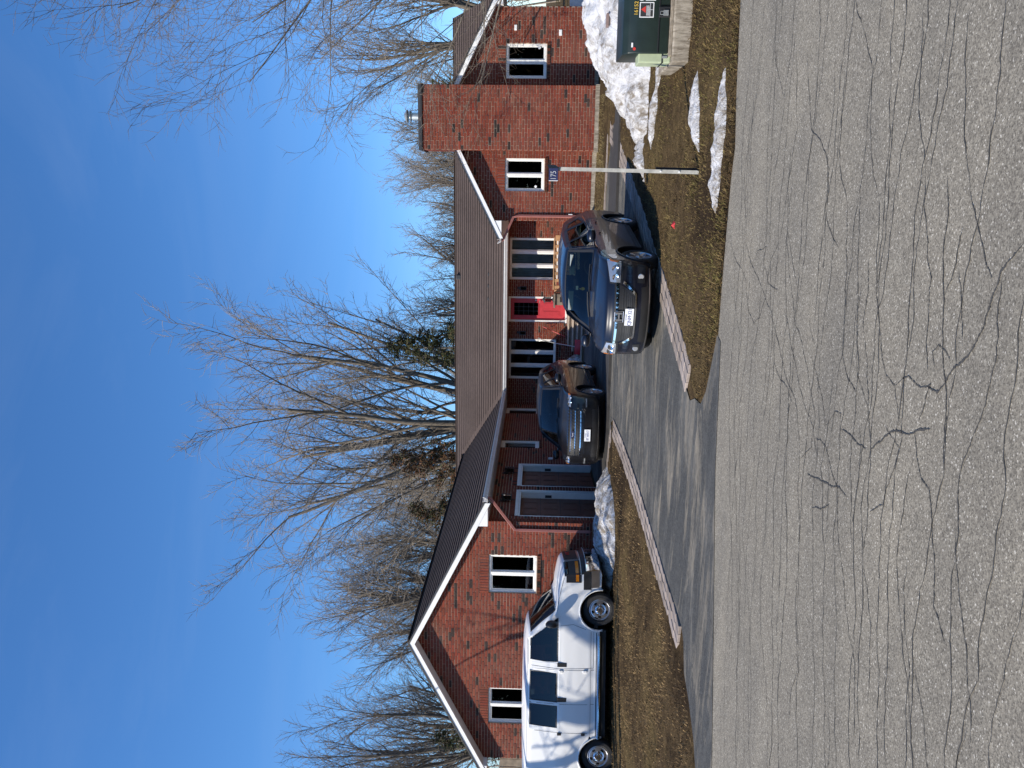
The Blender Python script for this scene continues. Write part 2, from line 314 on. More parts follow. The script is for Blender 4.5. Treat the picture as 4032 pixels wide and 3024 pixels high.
# lawn sheet to the horizon
xs=[-900,-450,-220,-120,-70,-45,-32,-25,-21,-18]+list(np.arange(-16.5,7.6,.14))+[8.5,10,13,18,26,40,70,140,300,900]
ys=[-500,-200,-80,-40,-20,-8,0,4,6.5]+list(np.arange(7.4,25,.14))+[26,28,31,36,45,60,90,150,300,600,1200]
gx,gy=np.meshgrid(xs,ys,indexing='ij')
inD=inpoly(gx,gy,DRIVE); yed=np.interp(gx,[p[0] for p in ROADE],[p[1] for p in ROADE]); 
def band(line,w_):
    P=[Vector(p) for p in line]; L=[];R_=[]
    for i,p in enumerate(P):
        d=(P[min(i+1,len(P)-1)]-P[max(i-1,0)]).normalized(); q=Vector((-d.y,d.x))*w_/2; L.append(tuple(p+q)); R_.append(tuple(p-q))
    return L+R_[::-1]
PVL=[[(-5.62,18.35),(-5.62,16.75),(-5.70,15.4),(-5.80,14.2),(-5.91,13.3),(-6.01,12.6),(-6.09,11.95),(-6.18,11.25),(-6.24,10.7),(-6.36,10.15)],[(1.40,21.35),(1.12,20.2),(.80,19.3),(.37,18.1),(-.22,16.5),(-.62,15.5),(-1.32,13.8),(-1.80,12.55),(-2.08,11.9),(-2.38,11.2),(-2.62,10.72)],[(-5.75,18.62),(-6.2,18.86),(-6.65,19.03),(-7.2,19.2)],[(1.35,21.75),(.5,21.92),(-.3,21.98),(-.95,22.02)]]
PVW=[.47,.52,.32,.3]
BANDS=[band(l,w_-.04) for l,w_ in zip(PVL,PVW)]
for bp in BANDS: inD|=inpoly(gx,gy,bp)
gv=np.zeros(gx.shape)
ddv=np.where((abs(gx+4)<14)&(abs(gy-17)<13),edgedist(gx,gy,DRIVE),9)
for i in range(gx.shape[0]):
    for j in range(gx.shape[1]):
        x,y=gx[i,j],gy[i,j]; z=.034*min(max(y-9.5,0),14.5)
        rdist=y-yed[i,j]
        if inD[i,j]: z-= .012
        elif rdist<-12.5: z+= .02
        elif rdist<.02: z=-.08
        else:
            k=min(1,rdist/.35)*min(1,ddv[i,j]/.25); z+= -.006+.036*k
            if abs(x+4)<16 and y<26: z+= k*(.022*vnoise(x,y,.9,1)+.016*vnoise(x,y,2.7,2)+.008*vnoise(x,y,6.5,3))
        gv[i,j]=z
nx,ny=gx.shape; idx=np.arange(nx*ny).reshape(nx,ny)
fc=np.stack([idx[:-1,:-1],idx[1:,:-1],idx[1:,1:],idx[:-1,1:]],-1).reshape(-1,4)
ground=arr_mesh('lawn_ground',np.stack([gx,gy,gv],-1).reshape(-1,3),fc,MT['soil'],smooth=True); tag(ground,kind='structure')
rp=[p for p in ROADE]; road=sheet('road',[(x,y) for x,y in rp]+[(x,y-12.2) for x,y in reversed(rp)],lambda x,y:0,[],MT['road'])
drive=sheet('driveway',DRIVE,lambda x,y:gz(x,y)+.006,[9.5,12,15,18,21,24],MT['drive'])
# cracks in the road
def Q(sx,sy,z=0.0):
    d=_f+CR*((1512-sy)/FPX)-CU*((sx-2016)/FPX); t=(z-CAMZ)/d.z; return d.x*t,d.y*t
CK=[(1,[(350,0),(370,130),(400,190),(430,260),(440,400),(470,480),(500,450),(530,340),(540,250),(560,150),(600,60)]),
(1,[(430,60),(470,200),(520,320),(560,420),(620,690),(680,860),(700,1100),(690,1300),(700,1659)]),(1,[(540,90),(490,110),(480,150)]),(1,[(520,180),(545,280),(600,310)]),
(1,[(620,400),(660,600),(700,800),(770,1000),(790,1160)]),(1,[(560,500),(580,700),(640,800),(670,900)]),(1,[(640,30),(660,300),(680,480),(740,700),(780,950),(760,1100),(700,1160)]),
(.8,[(750,450),(780,600)]),(.9,[(760,640),(790,740),(820,900),(830,1000)]),(1,[(940,-120),(940,0),(940,200),(930,400),(920,650),(940,740),(985,820),(980,960),(960,1080),(960,1300),(965,1659)]),
(1,[(1005,-200),(1000,0),(995,300),(990,480),(1000,700),(985,830)]),(1,[(1050,150),(1045,330),(1020,460),(1040,650),(1050,840),(1050,1000),(1060,1130),(1050,1250),(1040,1500),(1020,1659)]),
(1,[(1100,-150),(1100,0),(1090,250),(1095,400),(1110,600),(1130,720),(1180,790),(1210,990)]),(1.2,[(1180,790),(1250,740),(1310,800),(1360,780),(1340,830),(1300,970)]),
(1,[(1335,-300),(1340,0),(1345,150),(1365,250),(1350,450),(1340,600),(1345,720)]),(1.3,[(1445,-250),(1440,0),(1425,300),(1420,500),(1425,700),(1440,820),(1430,1000),(1425,1200)]),
(1.2,[(1520,0),(1490,170),(1430,340)]),(1,[(1560,-200),(1600,0),(1640,180),(1670,260)]),(2.0,[(1827,80),(1740,180),(1710,220),(1690,300),(1660,380),(1630,490),(1580,590),(1490,690),(1450,740),(1400,820),(1340,790)]),
(.9,[(1380,700),(1370,620),(1400,585),(1430,610),(1460,670)]),(.9,[(1500,200),(1515,400),(1520,600)]),(1.1,[(1720,250),(1700,550),(1660,780),(1620,930),(1560,1090),(1520,1180),(1500,1400),(1490,1659)]),
(1.6,[(740,1230),(770,1250),(850,1290),(900,1300),(940,1350)]),(2.0,[(1060,1110),(1110,1070),(1150,1030),(1200,1020),(1270,1030),(1310,1010),(1360,1010)]),
(1.2,[(1280,1040),(1290,1150),(1310,1250),(1355,1320),(1365,1450),(1380,1659),(1375,1900),(1440,2100)]),(1.5,[(910,1010),(960,1040),(990,1080),(1040,1110)]),(.9,[(830,990),(880,920),(910,930),(900,1120)]),
(1,[(1130,990),(1200,1100),(1160,1250),(1120,1390),(1050,1430)]),(1.2,[(780,1050),(830,1090),(850,1170),(890,1300),(890,1430),(910,1659)]),(1.4,[(760,1400),(810,1410),(850,1390)]),
(1,[(1000,1000),(1010,1100),(1000,1250),(985,1330),(960,1500)]),(1,[(1490,1500),(1500,1800),(1540,2100),(1560,2600)]),(1,[(910,1659),(930,1900),(980,2200),(970,2600)]),(1,[(700,1659),(680,1900),(690,2200),(640,2500)]),
(.9,[(1020,1659),(1060,2000),(1040,2400)]),(1,[(1240,1659),(1230,2000),(1250,2500)]),(1,[(600,60),(640,-200),(690,-500),(680,-900)]),(1,[(740,-900),(760,-500),(850,-300),(830,-100),(900,100)]),
(1,[(1100,-150),(1060,-400),(1080,-900)]),(1.2,[(1335,-300),(1300,-600),(1320,-1100)]),(1.2,[(1560,-200),(1530,-500),(1560,-1100)]),(1,[(940,-120),(900,-400),(930,-800)]),(1,[(430,60),(420,-200),(460,-600)])]
def crack(pts,wid,name='crack'):
    P=[Vector((x,y)) for x,y in pts]
    for lv in range(4):
        N=[P[0]]
        for a,b in zip(P,P[1:]):
            m=(a+b)/2; d=b-a; n_=Vector((-d.y,d.x)); N+= [m+n_*rnd.uniform(-.075,.075),b]
        P=N
        if len(P)>220: break
    v=[];f=[]
    for i,p in enumerate(P):
        t=(P[min(i+1,len(P)-1)]-P[max(i-1,0)]); t=t.normalized() if t.length>1e-6 else Vector((1,0)); n_=Vector((-t.y,t.x))
        e=min(1,min(i,len(P)-1-i)/6+.15); w_=wid*e*rnd.uniform(.25,1.25)
        v+=[(p.x+n_.x*w_,p.y+n_.y*w_,.004),(p.x-n_.x*w_*.9,p.y-n_.y*w_*.9,.004)]
    f=[(2*i,2*i+1,2*i+3,2*i+2) for i in range(len(P)-1)]
    return MB().add(v,f).build(name,MT['crack'],road)  # flat strips in one dark grey filler tone
for k in range(38):       # further long hairline cracks that run along the road
    yy=lerp(8.9,3.0,((k+.5)/38)**1.15)+rnd.uniform(-.2,.2); xx=-9+rnd.uniform(0,9); pts=[]; 
    for q in range(rnd.randint(6,14)): pts.append((xx,yy+.28*(xx+2) if xx<-2 else yy+.05*xx)); xx+=rnd.uniform(.5,1.1); yy+=rnd.gauss(0,.09)
    CK.append((-rnd.uniform(.6,1.1),pts))
    if len(pts)>7 and k%2:      # a short branch
        bx,by=pts[4]; CK.append((-.8,[(bx,by),(bx+.2,by+rnd.uniform(.15,.3)),(bx+.45,by+rnd.uniform(.3,.55)),(bx+.9,by+rnd.uniform(.35,.7))]))
for w_,pl in CK:
    if w_<0: crack(pl,.0044*-w_); continue
    crack([Q(2600+a/1.276,900+b/1.276) for a,b in pl],.0040*w_)
crack([(-7.6,7.92),(-6.8,8.12),(-4.9,8.66),(-3.3,9.14),(-2.6,9.24)],.011,'seam')
# paver borders: every paver is its own piece
def strip_frame(line):
    P=[Vector((x,y)) for x,y in line]; L=[0]
    for a,b in zip(P,P[1:]): L.append(L[-1]+(b-a).length)
    def at(s):
        s=min(max(s,0),L[-1]-1e-6); i=max(k for k in range(len(L)-1) if L[k]<=s+1e-9); t=(s-L[i])/(L[i+1]-L[i]); d=(P[i+1]-P[i]).normalized()
        return P[i].lerp(P[i+1],t),d
    return at,L[-1]
PVM=[]
for k in range(6):
    b=MB(); b.box(-.1205,.1205,-.081,.081,-.05,0); o=b.build('paver',MT['paver'],None,bevel=.005); PVM.append(o.data); bpy.data.objects.remove(o)
def pavers(line,width,rows,taper=None,L0=.245):
    at,L=strip_frame(line); n=int(L/L0); pw=width/rows
    for i in range(n):
        for r_ in range(rows):
            s=(i+.5)*L0
            p,d=at(s); wv=width*(taper(s/L) if taper else 1); q=Vector((-d.y,d.x)); off=((r_+.5)/rows-.5)*wv
            x,y=p.x+q.x*off,p.y+q.y*off
            o=bpy.data.objects.new('paver',PVM[rnd.randrange(6)]); col.objects.link(o)
            o.location=(x,y,gz(x,y)+.022+rnd.uniform(-.004,.004)); o.rotation_euler=(math.atan(.034)+rnd.gauss(0,.008),rnd.gauss(0,.008),math.atan2(d.y,d.x)+rnd.gauss(0,.012))
            o.scale=(1,wv/rows/.165,1); o.parent=drive
for l_,w_,r_ in zip(PVL,PVW,(3,3,2,2)): pavers(l_,w_,r_)
# ---------------------------------------------------------------- snow
def snow(name,poly,H,label,seed,res=.07,fall=.5,rough=.35,lump=1.3,mat='snow'):
    x0=min(p[0] for p in poly)-.1; x1=max(p[0] for p in poly)+.1; y0=min(p[1] for p in poly)-.1; y1=max(p[1] for p in poly)+.1
    X_,Y_=np.meshgrid(np.arange(x0,x1,res),np.arange(y0,y1,res),indexing='ij')
    ins=inpoly(X_,Y_,poly); d=edgedist(X_,Y_,poly); d=np.where(ins,d,-d)
    Zs=np.zeros(X_.shape)
    for i in range(X_.shape[0]):
        for j in range(X_.shape[1]):
            x,y=X_[i,j],Y_[i,j]; dd=d[i,j]+.22*fall*vnoise(x,y,2.2/fall**.5,seed)+.1*fall*vnoise(x,y,7,seed+1)
            t=min(max(dd/fall,-.3),1); h=H*(t*(2-t) if t>0 else t*.6)
            n_=1+rough*(vnoise(x,y,lump,seed+2)+.5*vnoise(x,y,lump*2.6,seed+3)+.3*vnoise(x,y,lump*6,seed+4)+.16*vnoise(x,y,lump*15,seed+5))
            Zs[i,j]=gz(x,y)+(h*n_ if h>0 else h)-.012
    id_=np.arange(X_.size).reshape(X_.shape); f=np.stack([id_[:-1,:-1],id_[1:,:-1],id_[1:,1:],id_[:-1,1:]],-1).reshape(-1,4)
    keep=(d.ravel()[f]>-.16*max(fall,.5)).any(1); f=f[keep]
    us=np.unique(f); mp=np.full(X_.size,-1); mp[us]=np.arange(len(us))
    o=arr_mesh(name,np.stack([X_,Y_,Zs],-1).reshape(-1,3)[us],mp[f],MT[mat],smooth=True); tag(o,label,'snow')
    return o
snow('snow_pile',[(2.6,22.3),(2.2,20.6),(1.75,18.9),(1.3,17.4),(.75,16.3),(.15,15.35),(1.0,15.75),(1.15,15.3),(2.0,15.1),(3,14.7),(5,14.3),(9,14),(10,22.5),(4,23.3)],.80,'large dirty snow bank on the lawn behind the green transformer',3,.075,2.1,.25)
snow('snow_patch',[(.55,14.75),(.9,15.0),(1.5,14.9),(1.95,14.5),(2.4,14.3),(2.1,14.05),(1.5,14.3),(.9,14.5)],.13,'low ridge of melting snow at the near foot of the snow bank',5,.05,.35,.4)
snow('snow_patch',[(1.61,11.33),(1.3,11.65),(.82,11.57),(.6,11.3),(.39,10.97),(.64,10.99),(1.0,11.05),(1.43,11.15)],.10,'small snow patch on the grass between the number post and the transformer',11,.017,.22,.45,3)
snow('snow_strip',[(1.5,9.78),(1.15,10.08),(.41,10.06),(.27,10.14),(-.27,10.0),(-.38,9.82),(.09,9.68),(.6,9.6),(1.12,9.7)],.105,'long thin strip of snow along the road edge',17,.017,.16,.45,3)
snow('snow_pile',[(-6.9,19.3),(-6.8,18.5),(-6.95,17.6),(-7.3,16.95),(-8.2,16.8),(-9.2,17.0),(-10.4,17.9),(-11,18.9),(-8.6,18.95),(-8.3,19.5)],.36,'dirty snow heap at the garage corner in front of the van',23,.06,.8,.4,mat='snow_dirt_shade')  # darker snow colour here: dirt, plus shade on the heap put into the colour
snow('snow_pile',[(-6.75,28.2),(-5.95,28.1),(-5.85,29.2),(-6.2,29.9),(-7.2,29.9),(-7.3,28.8)],.62,'snow heap below the dark front window beside the steps',29,.06,.6,.3)
snow('snow_pile',[(-1.5,24.1),(-.95,23.9),(-.62,24.3),(-.7,24.8),(-1.6,24.75)],.42,'small snow heap at the foot of the right downspout',31,.04,.35,.3)
# ---------------------------------------------------------------- dead grass
def grass(name,poly,n,pal,label,seed,ln=(.03,.08),excl=(),yb=1.0):
    g=np.random.default_rng(seed); x0=min(p[0] for p in poly); x1=max(p[0] for p in poly); y0=min(p[1] for p in poly); y1=max(p[1] for p in poly)
    x=g.uniform(x0,x1,n*3); y=y0+(y1-y0)*g.uniform(0,1,n*3)**yb; k=inpoly(x,y,poly)&~inpoly(x,y,DRIVE)&(y>np.interp(x,[p[0] for p in ROADE],[p[1] for p in ROADE])+.03*g.normal(size=n*3))
    for e in list(excl)+BANDS: k&=~inpoly(x,y,e)
    x=x[k][:n]; y=y[k][:n]; n=len(x)
    pn=np.array([vnoise(a,b,.8,seed)+.6*vnoise(a,b,2.9,seed+1) for a,b in zip(x,y)]); keep=g.uniform(-1.0,.7,n)<pn+.25-.9*np.clip(1-edgedist(x,y,BANDS[1])/.55,0,1)*(x>-2.5)
    x=x[keep];y=y[keep];pn=pn[keep]; n=len(x)
    z=.034*np.clip(y-9.5,0,14.5)+.012
    a=g.uniform(0,2*np.pi,n); L=g.uniform(*ln,n); lean=g.uniform(.25,1.35,n); wd=g.uniform(.0022,.0048,n)
    dx,dy,dz=np.cos(a)*np.sin(lean)*L,np.sin(a)*np.sin(lean)*L,np.cos(lean)*L
    px,py=-np.sin(a)*wd,np.cos(a)*wd
    v=np.stack([np.stack([x-px,y-py,z],-1),np.stack([x+px,y+py,z],-1),np.stack([x+dx*.6+px*.7,y+dy*.6+py*.7,z+dz*.75],-1),np.stack([x+dx,y+dy,z+dz*.9],-1)],1).reshape(-1,3)
    f=np.arange(n*4).reshape(n,4)
    pal=np.array(pal); t=np.clip((pn+.7)/1.4+g.normal(0,.25,n),0,.999)*(len(pal)-1); i=t.astype(int); fr=(t-i)[:,None]
    c=(pal[i]*(1-fr)+pal[np.minimum(i+1,len(pal)-1)]*fr)*g.uniform(.6,1.4,(n,1))
    o=arr_mesh(name,v,f,MT['grass'],colors=c); tag(o,label,'grass',kind='stuff'); return o
LAWNR=[(-2.6,9.5),(-1.9,9.4),(-.3,9.3),(1.05,9.3),(2,9.5),(4,9.6),(7.5,9.8),(8,17),(5,23),(1.9,22.4),(1.7,21.3),(1.1,19.3),(.65,18),(.1,16.4),(-.3,15.5),(-1,13.8),(-1.55,12.4),(-1.9,11.5),(-2.4,10.6),(-2.75,10.0)]
LAWNL=[(-7.3,8.9),(-6.6,9.95),(-6.5,10.9),(-6.3,12.2),(-6.1,14),(-5.95,16.5),(-5.9,18.1),(-6.9,18.9),(-8.4,18.7),(-15,18.7),(-17,17),(-17,6)]
grass('dead_grass',LAWNR,70000,[(.050,.034,.020),(.088,.061,.030),(.13,.092,.042),(.165,.12,.052),(.105,.093,.032)],'brown and olive winter grass on the right lawn',41,yb=1.7)
grass('dead_grass',LAWNL,70000,[(.075,.049,.030),(.145,.096,.053),(.235,.16,.082),(.33,.226,.112),(.18,.123,.06)],'tan flattened winter grass on the left lawn beside the van',43,yb=1.3)
grass('dead_grass',[(-1.0,22.2),(2.4,22.4),(2.6,24.6),(-1.0,24.6)],5000,[(.16,.12,.055),(.22,.17,.08),(.24,.19,.09)],'narrow tan grass strip along the right gable wall',47)
# ---------------------------------------------------------------- the house
Y1,Y2,Y3,XG=24.755,30.08,18.82,-8.334
XL,XR=-1.014,5.028            # right gable wall
XW=-15.41                     # garage wing outer wall
ZB=.638
BP,BL,BJ=.081,.241,.0115
house=empty('brick_house',(-4,27,.5),'single-storey red brick house with brown shingle roof, garage wing and chimney','house')
def TF(Yp): return lambda u,d,z:(u,Yp-d,z)
def TX(Xp,s=1): return lambda u,d,z:(Xp+s*d,u,z)
INDIV=[]    # candidate full bricks on camera-facing walls
def tone():
    if rnd.random()<.045: k=rnd.uniform(.6,1.3); return (.030*k,.021*k,.019*k,1)
    k=rnd.gauss(1,.13); k=max(.65,min(1.4,k)); h=rnd.gauss(0,.10)
    return (.178*k,.042*k*(1+h),.024*k*(1+h),1)
def clip(poly,a,b,keep):       # keep points on the side of line a-b given by sign
    o=[]; n=len(poly)
    s=lambda p:((b[0]-a[0])*(p[1]-a[1])-(b[1]-a[1])*(p[0]-a[0]))*keep
    for i in range(n):
        p,q=poly[i],poly[(i+1)%n]; sp,sq=s(p),s(q)
        if sp>=0: o.append(p)
        if sp*sq<0: t=sp/(sp-sq); o.append((p[0]+(q[0]-p[0])*t,p[1]+(q[1]-p[1])*t))
    return o
def minus(rects,o):
    r=[]
    for a,b,c,d in rects:
        u0,u1,z0,z1=o
        if b<=u0 or a>=u1 or d<=z0 or c>=z1: r.append((a,b,c,d)); continue
        if a<u0: r.append((a,u0,c,d))
        if b>u1: r.append((u1,b,c,d))
        aa,bb=max(a,u0),min(b,u1)
        if c<z0: r.append((aa,bb,c,z0))
        if d>z1: r.append((aa,bb,z1,d))
    return r
def brickpiece(mb,poly,T,proud,c,bev=.004):
    n=len(poly)
    if n<3: return
    cu=sum(p[0] for p in poly)/n; cz=sum(p[1] for p in poly)/n
    ins=[(p[0]+(cu-p[0])*bev/max(.02,abs(p[0]-cu)) ,p[1]+(cz-p[1])*bev/max(.02,abs(p[1]-cz))) for p in poly]
    v=[T(u,-.004,z) for u,z in poly]+[T(u,proud-.003,z) for u,z in poly]+[T(u,proud,z) for u,z in ins]
    f=[(i,(i+1)%n,n+(i+1)%n,n+i) for i in range(n)]+[(n+i,n+(i+1)%n,2*n+(i+1)%n,2*n+i) for i in range(n)]+[tuple(range(2*n,3*n))]
    mb.add(v,f,c)
def wall(name,T,u0,u1,z0,prof,openings,indiv=False,parent=house,thick=.2,phase=0,backing=True):
    """prof: [(u,z),...] upper outline; openings: (u0,u1,z0,z1)"""
    zt=max(p[1] for p in prof); zlow=min(p[1] for p in prof)
    if backing:
        us=sorted(set([u0,u1]+[v for o in openings for v in o[:2] if u0<v<u1])); zs=sorted(set([z0,zlow]+[v for o in openings for v in o[2:4] if z0<v<zlow])); b=MB()
        for a,c in zip(us,us[1:]):
            for e,g in zip(zs,zs[1:]):
                if any(o[0]<=a+1e-6 and o[1]>=c-1e-6 and o[2]<=e+1e-6 and o[3]>=g-1e-6 for o in openings): continue
                b.box(a,c,-thick,0,e,g,T)
        if zt>zlow+.01: b.prism([(u0,zlow)]+[(p[0],p[1]) for p in prof if p[1]>zlow+.001]+[(u1,zlow)],-thick,0,T)
        wobj=b.build(name,MT['mortar'],parent)
    else: wobj=None
    mb=MB(); k=0; z=z0
    while z<zt:
        off=(k%2)*BL/2+phase; i=-1
        while True:
            a=u0+i*BL+off; i+=1
            if a>u1: break
            r=(max(a+BJ/2,u0),min(a+BL-BJ/2,u1),z+BJ,z+BP)
            if r[1]-r[0]<.02: continue
            full=(r[1]-r[0])>BL-BJ-.002
            rs=[r]
            for o in openings: rs=minus(rs,o)
            if rs!=[r]: full=False
            for q in rs:
                if q[1]-q[0]<.015 or q[3]-q[2]<.012: continue
                p=[(q[0],q[2]),(q[1],q[2]),(q[1],q[3]),(q[0],q[3])]
                if q[3]>zlow:
                    n0=len(p)
                    for s,e in zip(prof,prof[1:]):
                        if abs(s[0]-e[0])>1e-6: p=clip(p,s,e,-1)
                    if len(p)<3: continue
                    if len(p)!=4 or abs(p[2][1]-q[3])>1e-4 or abs(p[3][1]-q[3])>1e-4: full=False
                pr=.011+rnd.uniform(-.0025,.0025)
                if indiv and full: INDIV.append((name,mb,p,T,pr,wobj))
                else: brickpiece(mb,p,T,pr,tone())
        z+=BP; k+=1
    return wobj,mb
def soldiers(mb,T,u0,u1,z0,z1,rows=True):     # upright bricks above a window, rowlock sill below
    n=max(1,round((u1-u0)/BP)); w_=(u1-u0)/n
    for i in range(n):
        a=u0+i*w_; brickpiece(mb,[(a+BJ/2,z0+BJ/2),(a+w_-BJ/2,z0+BJ/2),(a+w_-BJ/2,z1-BJ/2),(a+BJ/2,z1-BJ/2)],T,.011+rnd.uniform(-.002,.003),tone())
def sillrow(mb,T,u0,u1,z1,h=.10,out=.045):
    n=max(1,round((u1-u0)/BP)); w_=(u1-u0)/n
    for i in range(n):
        a=u0+i*w_+BJ/2; c=tone(); c=(c[0]*.55,c[1]*.8,c[2]*.8,1); mb.box(a,a+w_-BJ,-.06,out,z1-h,z1-.012,T,c)
def pane(T,u0,u1,z0,z1,d,outw,parent,mat='glass',name='pane'):
    v=[T(u0,d,z0),T(u1,d,z0),T(u1,d,z1),T(u0,d,z1)]
    nrm=(Vector(v[1])-Vector(v[0])).cross(Vector(v[2])-Vector(v[0]))
    if nrm.dot(Vector(outw))<0: v=v[::-1]
    return MB().add(v,[(0,1,2,3)]).build(name,MT[mat],parent)
def window(T,outw,u0,u1,z0,z1,n=2,fw=.055,rec=.035,slide=True,mat='glass',parent=house,mull=.085,curtain=None):
    b=MB(); d0,d1=-rec-.075,-rec
    b.box(u0,u0+fw,d0,d1,z0,z1,T); b.box(u1-fw,u1,d0,d1,z0,z1,T); b.box(u0+fw,u1-fw,d0,d1-.002,z1-fw,z1,T); b.box(u0+fw,u1-fw,d0,d1+.006,z0,z0+fw,T)
    iw=(u1-u0-2*fw-(n-1)*mull)/n; cells=[]
    for i in range(n):
        a=u0+fw+i*(iw+mull); cells.append((a,a+iw))
        if i<n-1: b.box(a+iw,a+iw+mull,d0,d1-.004,z0+fw,z1-fw,T)
    o=b.build('window',MT['vinyl'],parent,bevel=.006)
    for i,(a,c) in enumerate(cells):
        dd=d1-.03-(.018 if slide and i%2 else 0); s=.032; f=MB()
        f.box(a,a+s,dd-.025,dd,z0+fw,z1-fw,T); f.box(c-s,c,dd-.025,dd,z0+fw,z1-fw,T); f.box(a+s,c-s,dd-.025,dd-.001,z1-fw-s,z1-fw,T); f.box(a+s,c-s,dd-.025,dd-.001,z0+fw,z0+fw+s,T)
        f.build('sash',MT['vinyl'],o); pane(T,a+s,c-s,z0+fw+s,z1-fw-s,dd-.012,outw,o,mat)
        if curtain and curtain[i]:
            kind,ca,cb=curtain[i]; cm=MB(); m=26; uu=[lerp(a,c,ca)+(c-a)*(cb-ca)*k/m for k in range(m+1)]
            vv=[T(u,dd-.10-.018*math.sin(k*1.9)-.008*math.sin(k*.7),zz) for zz in(z0+fw,z1-fw) for k,u in enumerate(uu)]
            cm.add(vv,[(k,k+1,m+2+k,m+1+k) for k in range(m)]).build('curtain',MT[kind],o,smooth=True,angle=80)
    return o
FN=(0,-1,0)
# --- openings (measured)
RW=[(-.143,.82,2.065,3.252),(3.079,4.034,2.065,3.252)]
LWN=[(-10.353,-9.275,2.076,3.317),(-14.301,-13.2,2.076,3.317)]
MW=[(-3.429,-1.867,1.47,3.287),(-7.288,-5.711,1.47,3.287)]
DOOR=(-5.044,-4.064,1.121,3.314)
GD=[(21.301,23.044,.37,2.594),(19.166,20.877,.37,2.594)]
NW=[(28.765,29.548,2.06,3.315),(24.725,25.51,2.06,3.315)]
EZ=3.335   # soffit level
RAX,RAZ,RPIT=1.98,5.215,.502     # right gable apex (shingle top), pitch
LAX,LAZ,LPIT=-11.72,5.41,.492
ROV=.34
def prof_g(ax,az,pit,u0,u1,drop): return [(u0,az-drop-pit*(ax-u0)),(ax,az-drop),(u1,az-drop-pit*(u1-ax))]
SOLD=.235
def op_ext(o): return (o[0],o[1],o[2]-.10,o[3]+SOLD)
# right gable wall, split round the chimney
bricksets=[]
pr=prof_g(RAX,RAZ,RPIT,XL,XR,.16); TR=TF(Y1)
wr,mr=wall('wall',TR,XL,XR,ZB,pr,[RW[0],RW[1]],indiv=False,backing=True); 
mr=MB(); _,mr=wall('wall',TR,XL,XR,ZB,pr,[op_ext(o) for o in RW]+[(1.03,2.82,ZB-.1,6)],indiv=False,backing=False)
for o in RW: soldiers(mr,TR,o[0]-.02,o[1]+.02,o[3],o[3]+SOLD); sillrow(mr,TR,o[0]-.03,o[1]+.03,o[2])
bricksets.append((mr,wr))
# left gable
pl_=prof_g(LAX,LAZ,LPIT,XW,XG,.16); TL=TF(Y3)
wl,_=wall('wall',TL,XW,XG,ZB-.22,pl_,LWN)
_,ml=wall('gable',TL,XW,XG,ZB-.22,pl_,[op_ext(o) for o in LWN],indiv=True,backing=False)
for o in LWN: soldiers(ml,TL,o[0]-.02,o[1]+.02,o[3],o[3]+SOLD); sillrow(ml,TL,o[0]-.03,o[1]+.03,o[2])
bricksets.append((ml,wl))
# main front wall
TM=TF(Y2); pm=[(XG,3.42),(XL+.2,3.42)]
wm,_=wall('wall',TM,XG,XL+.2,.45,pm,[MW[0],MW[1],DOOR])
_,mm=wall('wall',TM,XG,XL+.2,.45,pm,[(o[0],o[1],o[2]-.1,o[3]) for o in MW]+[DOOR],backing=False)
for o in MW: sillrow(mm,TM,o[0]-.03,o[1]+.03,o[2])
bricksets.append((mm,wm))
# garage wing side wall (faces the drive)
TG=TX(XG); pg=[(Y3,3.42),(Y2,3.42)]
wg,_=wall('wall',TG,Y3+.001,Y2,.40,pg,GD+NW)
_,mg=wall('wall',TG,Y3+.001,Y2,.40,pg,[(o[0]-.0,o[1],o[2]-.1,o[3]+SOLD) for o in GD]+[(o[0],o[1],o[2]-.1,o[3]) for o in NW],backing=False)
for o in GD: soldiers(mg,TG,o[0],o[1],o[3],o[3]+SOLD)
for o in NW: sillrow(mg,TG,o[0]-.02,o[1]+.02,o[2])
bricksets.append((mg,wg))
# right wing side walls, wing outer wall, rear
TS=TX(XL,-1); ws,ms=wall('wall',TS,Y1+.001,Y2,ZB-.15,[(Y1,3.42),(Y2,3.42)],[]); bricksets.append((ms,ws))
TS2=TX(XR,1); ws2,ms2=wall('wall',TS2,Y1+.001,Y2+.3,ZB-.15,[(Y1,3.42),(Y2+.3,3.42)],[]); bricksets.append((ms2,ws2))
b=MB(); b.box(XW,XW+.2,Y3+.2,38.5,.3,3.42); b.box(XW,6.1,38.3,38.5,.3,3.42); b.box(5.9,6.1,Y2,38.5,.3,3.42); b.box(XR-.1,6.1,Y2+.02,Y2+.22,.3,3.42)
b.prism([(Y2+.05,3.42),(34.2,5.55),(38.45,3.42)],-.2,0,TX(6.1)); rear=b.build('wall',simple('rear_wall_brick',(.22,.075,.05),.9,var=.15,scale=9),house)
b=MB(); b.box(XG-.25,XL,Y2+3.2,Y2+3.3,.5,3.4); b.box(XW+.3,XG-.3,Y3+4.4,Y3+4.5,.4,3.4); b.box(XL+.3,XR-.3,Y1+4,Y1+4.1,.5,3.4); b.box(XW+.3,6,Y3+.3,38,.3,.4); b.box(XW+.25,5.8,Y2+.3,38,3.40,3.43); b.box(XW+.25,XG-.25,Y3+.3,Y2,3.40,3.43); b.box(XL+.25,XR-.25,Y1+.3,Y2,3.40,3.43)
b.box(XG-3.4,XG-3.3,Y3+4.6,Y2+3,.4,3.4); b.build('partition',MT['interior'],house)
